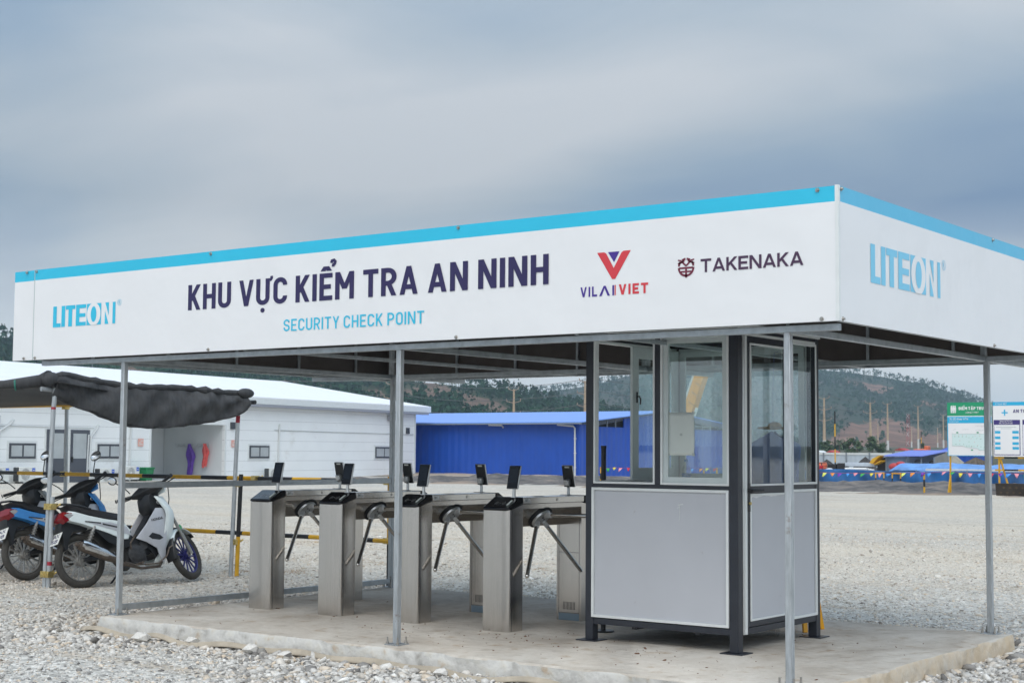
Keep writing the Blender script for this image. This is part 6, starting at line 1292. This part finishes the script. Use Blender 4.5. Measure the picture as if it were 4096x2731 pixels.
q = MB(); q.xz([(-.72, .70), (-.1, .70), (0, .62), (-.7, .62)], -.11, .11, .1); q.build('seat', M['seat'], mb_, local=True); q = MB(); q.tube((.45, -.3, .92), (.45, .3, .92), .02); q.tube((.45, 0, .9), (.62, 0, .27), .03); q.build('handlebar', M['black'], mb_, local=True)

# ------------------------------------------------------------------ power poles and lines
POLES = []
def ppole(x, y, z0, z1, label, arms=3, foot=True):
    t = thing('power_pole', label, 'power pole', (x, y, z0), 'power poles along the far road')
    q = MB(); q.tube((x, y, z0-2), (x, y, z0+(z1-z0)*.22), .34, .30, n=10, mi=1 if foot else 0); q.tube((x, y, z0+(z1-z0)*.22), (x, y, z1), .30, .15, n=10); q.build('shaft', [M['pole'], M['polew']], t)
    q = MB(); q.tube((x, y, z1), (x, y, z1+1.5), .05, n=6); q.build('lightning_rod', M['hpost'], t)
    for k in range(arms):
        z = z1-.3-k*2.1; w = 1.5 if k else 1.1
        for s in (-1, 1):
            q = MB(); q.beam((x, y, z), (x+s*w, y-.1, z+.35), .12, .12); a = q.build('crossarm', M['ins'], t)
            q = MB(); q.tube((x+s*w, y-.1, z+.35), (x+s*w, y-.1, z+.75), .08, n=6); q.build('insulator', M['ins'], a)
    POLES.append((x, y, z1))
for x, y, z0, z1, lb in ((-122.8, 264.2, 1.5, 12.0, 'pale footed power pole closest to the guard booth on the right'), (-126.7, 295.3, 1.6, 12.1, 'thick power pole above the yellow digger bucket'), (-150.4, 361.3, 2.0, 14.1, 'power pole above the left end of the blue hut roof'), (-172.8, 438.5, 3.0, 15.9, 'power pole above the middle of the blue hut roof'), (-208.3, 553.5, 4.0, 16.2, 'power pole just left of the assembly point board'), (-199.5, 470.8, 1.8, 11.2, 'thin short pole between the two thick poles on the right'), (-237.8, 595.7, 4.6, 12.7, 'thin pole left of the pole above the hut middle'), (-245.9, 646.1, 4.4, 13.0, 'thin far pole on the bare slope near the assembly point board')): ppole(x, y, z0, z1, lb)
npr = len(POLES)
for x, y, z0, z1, lb in ((-150.97, 201.2, 2, 11.9, 'power pole above the middle of the blue warehouse roof'), (-147.5, 165.5, 1.5, 11.4, 'power pole behind the right end of the white office roof'), (-141.0, 208.2, 2, 13.4, 'tall power pole hidden behind the left column of the booth'), (-177, 133, 1.5, 12.4, 'power pole showing above the office roof behind the shade net')): ppole(x, y, z0, z1, lb)
def wire(a, b, dz, label):
    a, b = Vector(a), Vector(b); pts = []
    for i in range(17): k = i/16; p = a.lerp(b, k); pts.append(p-Z*((b-a).length*.018*4*k*(1-k)))
    q = MB(); q.path(pts, .045, 4); o = q.build('power_line', M['cable'], None); c = Vector(pts[8]); tag(o, label, 'power line', 'power lines between the poles')
PL = POLES[npr:]
def wires(p, qv, lb):
    for k, nm in enumerate(('uppermost', 'middle', 'lowest')): wire((p[0]+1.2, p[1], p[2]-k*2.1+.4), (qv[0]+1.2, qv[1], qv[2]-k*2.1+.4), 0, nm+' '+lb)
wires(PL[1], PL[0], 'power line above the office roof end and the blue roof'); wires(PL[0], PL[2], 'power line between the middle pole and the booth column'); wires(PL[3], PL[1], 'power line behind the white office roof'); wires(POLES[0], POLES[1], 'power line between the first two poles right of the booth'); wires(PL[2], POLES[0], 'power line crossing behind the booth')
for (x, y, z0, z1, lb) in ((-42.1, 92.2, YG, 4.29, 'tall thin yellow and black pole by the hoarding'), (-69.6, 178.3, -.5, 4.2, 'far yellow and black pole above the right end of the hut roof')):
    q = MB(); n = 6
    for k in range(n): q.tube((x, y, z0+(z1-z0)*k/n), (x, y, z0+(z1-z0)*(k+1)/n), .05, n=8, mi=k % 2)
    single(q, 'striped_pole', [M['yel'], M['blk']], lb, 'pole', 'tall striped poles')
t = thing('lattice_mast', 'red and white lattice mast on the bare hillside', 'mast', (-257.6, 641.6, 4)); q = MB()
for i in (-1, 1):
    for j in (-1, 1): q.tube((-257.6+i*.9, 641.6+j*.9, 2), (-257.6+i*.4, 641.6+j*.4, 19), .07, n=5)
for k in range(8):
    z = 3+k*2; q.beam((-258.4, 640.9, z), (-256.9, 640.9, z+2), .07, .07, mi=k % 2); q.beam((-256.9, 640.9, z), (-258.4, 640.9, z+2), .07, .07, mi=k % 2)
q.build('lattice', [M['redm'], M['trim']], t)

# ------------------------------------------------------------------ trees and houses beyond the yard
def tree(label, x, y, z0, h, w, n, seed):
    rr = np.random.default_rng(seed); t = thing('tree', label, 'tree', (x, y, z0), 'trees beyond the building yard')
    q = MB(); q.path([(x, y, z0-.5), (x+.1, y, z0+h*.3), (x, y, z0+h*.7)], [.16, .12, .05], 7)
    for k in range(4): a = k*1.6; q.path([(x, y, z0+h*(.3+.08*k)), (x+w*.5*math.cos(a), y+w*.5*math.sin(a), z0+h*(.55+.08*k))], [.06, .02], 5)
    q.build('trunk', M['trunk'], t); q = MB()
    for k in range(n):
        cl_ = rr.integers(0, 9); cc = np.random.default_rng(seed*100+int(cl_)).normal(0, .5, 3)*np.array((w*.5, w*.5, h*.34))
        c = Vector(cc+rr.normal(0, .30, 3)*np.array((w*.38, w*.38, h*.16)))+Vector((x, y, z0+h*.50)); u = Vector(rr.normal(0, 1, 3)).normalized(); v = u.orthogonal().normalized(); s = rr.uniform(.10, .22)*w*.5
        q.flat([c-u*s-v*s*.5, c+u*s-v*s*.4, c+u*s*.8+v*s*.5, c-u*s*.7+v*s*.6])
    q.build('crown', M['leaf'], t, recalc=False)
for i, (x, y, h, w, lb) in enumerate(((-102.3, 229.5, 3.4, 1.7, 'bushy dark tree right beside the palm'), (-101.1, 230, 2.9, 1.9, 'lower bushy tree second from the palm'), (-98.9, 231, 3.3, 2.0, 'round tree behind the second thick pole'), (-97.6, 231.6, 2.7, 1.9, 'spreading low tree right of the second thick pole'), (-91.0, 234.3, 2.2, 1.0, 'small dark tree above the hut roof'), (-105.5, 228, 2.2, 2.0, 'low shrubby tree near the little houses'))): tree(lb, x, y, .9, h*1.15, w*1.1, 520, i+3)
t = thing('palm_tree', 'feathery palm tree at the foot of the hill right of the booth', 'palm', (-103.7, 228.9, .8)); q = MB(); q.path([(-103.7, 228.9, .3), (-103.65, 228.9, 2.0), (-103.75, 228.9, 3.3)], [.16, .12, .10], 8); q.build('trunk', M['trunk'], t)
q = MB()
for k in range(20):
    a = k*2.4; el = .9-.065*k; L_ = 1.5; pts = [Vector((-103.75, 228.9, 3.3))+Vector((math.cos(a)*math.cos(el)*L_*s_, math.sin(a)*math.cos(el)*L_*s_, math.sin(el)*L_*s_-.9*s_*s_)) for s_ in (0, .25, .5, .75, 1.0)]
    for p, r_x in zip(pts, pts[1:]):
        d = (r_x-p); sd = d.cross(Z).normalized()*.16
        for j in range(4):
            m0 = p+d*j/4
            for s in (-1, 1): q.flat([m0, m0+d*.22, m0+d*.35+sd*s*1.6-Z*.12])
q.build('crown', M['leafp'], t, recalc=False)
for (x, y, w, h, lb, rc) in ((-98.1, 209.5, 1.3, 1.75, 'small white house at the hill foot right of the booth', 'trim'), (-96.3, 210.3, 1.1, 1.8, 'small house with a red tiled roof by the palm', 'redm'), (-86.8, 214.5, 1.6, 2.2, 'pale low house behind the hut roof', 'redm')):
    t = thing('village_house', lb, 'house', (x, y, .6), 'village houses below the hill'); q = MB(); q.box((x-w/2, y-1, -.6), (x+w/2, y+1, h-.4)); q.build('wall', M['sack'], t)
    q = MB(); q.prism([(x-w/2-.15, y-1.2, h-.38), (x+w/2+.15, y-1.2, h-.38), (x, y-1.2, h-.02)], (0, 2.4, 0)); q.build('roof', M[rc], t); q = MB(); q.box((x-.25, y-1.02, h-1.3), (x+.1, y-1.001, h-.8)); q.build('window', M['wframe'], t)

# ------------------------------------------------------------------ the air between here and the hills
HZE = True
if HZE:
    mb = MB(); mb.box((-2900, -2000, -40), (2600, 2950, 112)); o = mb.build('haze', [], None); o['kind'] = 'stuff'
    Hm = bpy.data.materials.new('haze_air'); Hm.use_nodes = True; t = Hm.node_tree; t.nodes.clear()
    pv = N(t, 'ShaderNodeVolumePrincipled'); pv.inputs['Color'].default_value = (.66, .83, .97, 1); pv.inputs['Density'].default_value = .00028; pv.inputs['Anisotropy'].default_value = 0
    oo = N(t, 'ShaderNodeOutputMaterial'); t.links.new(pv.outputs[0], oo.inputs['Volume']); o.data.materials.append(Hm)
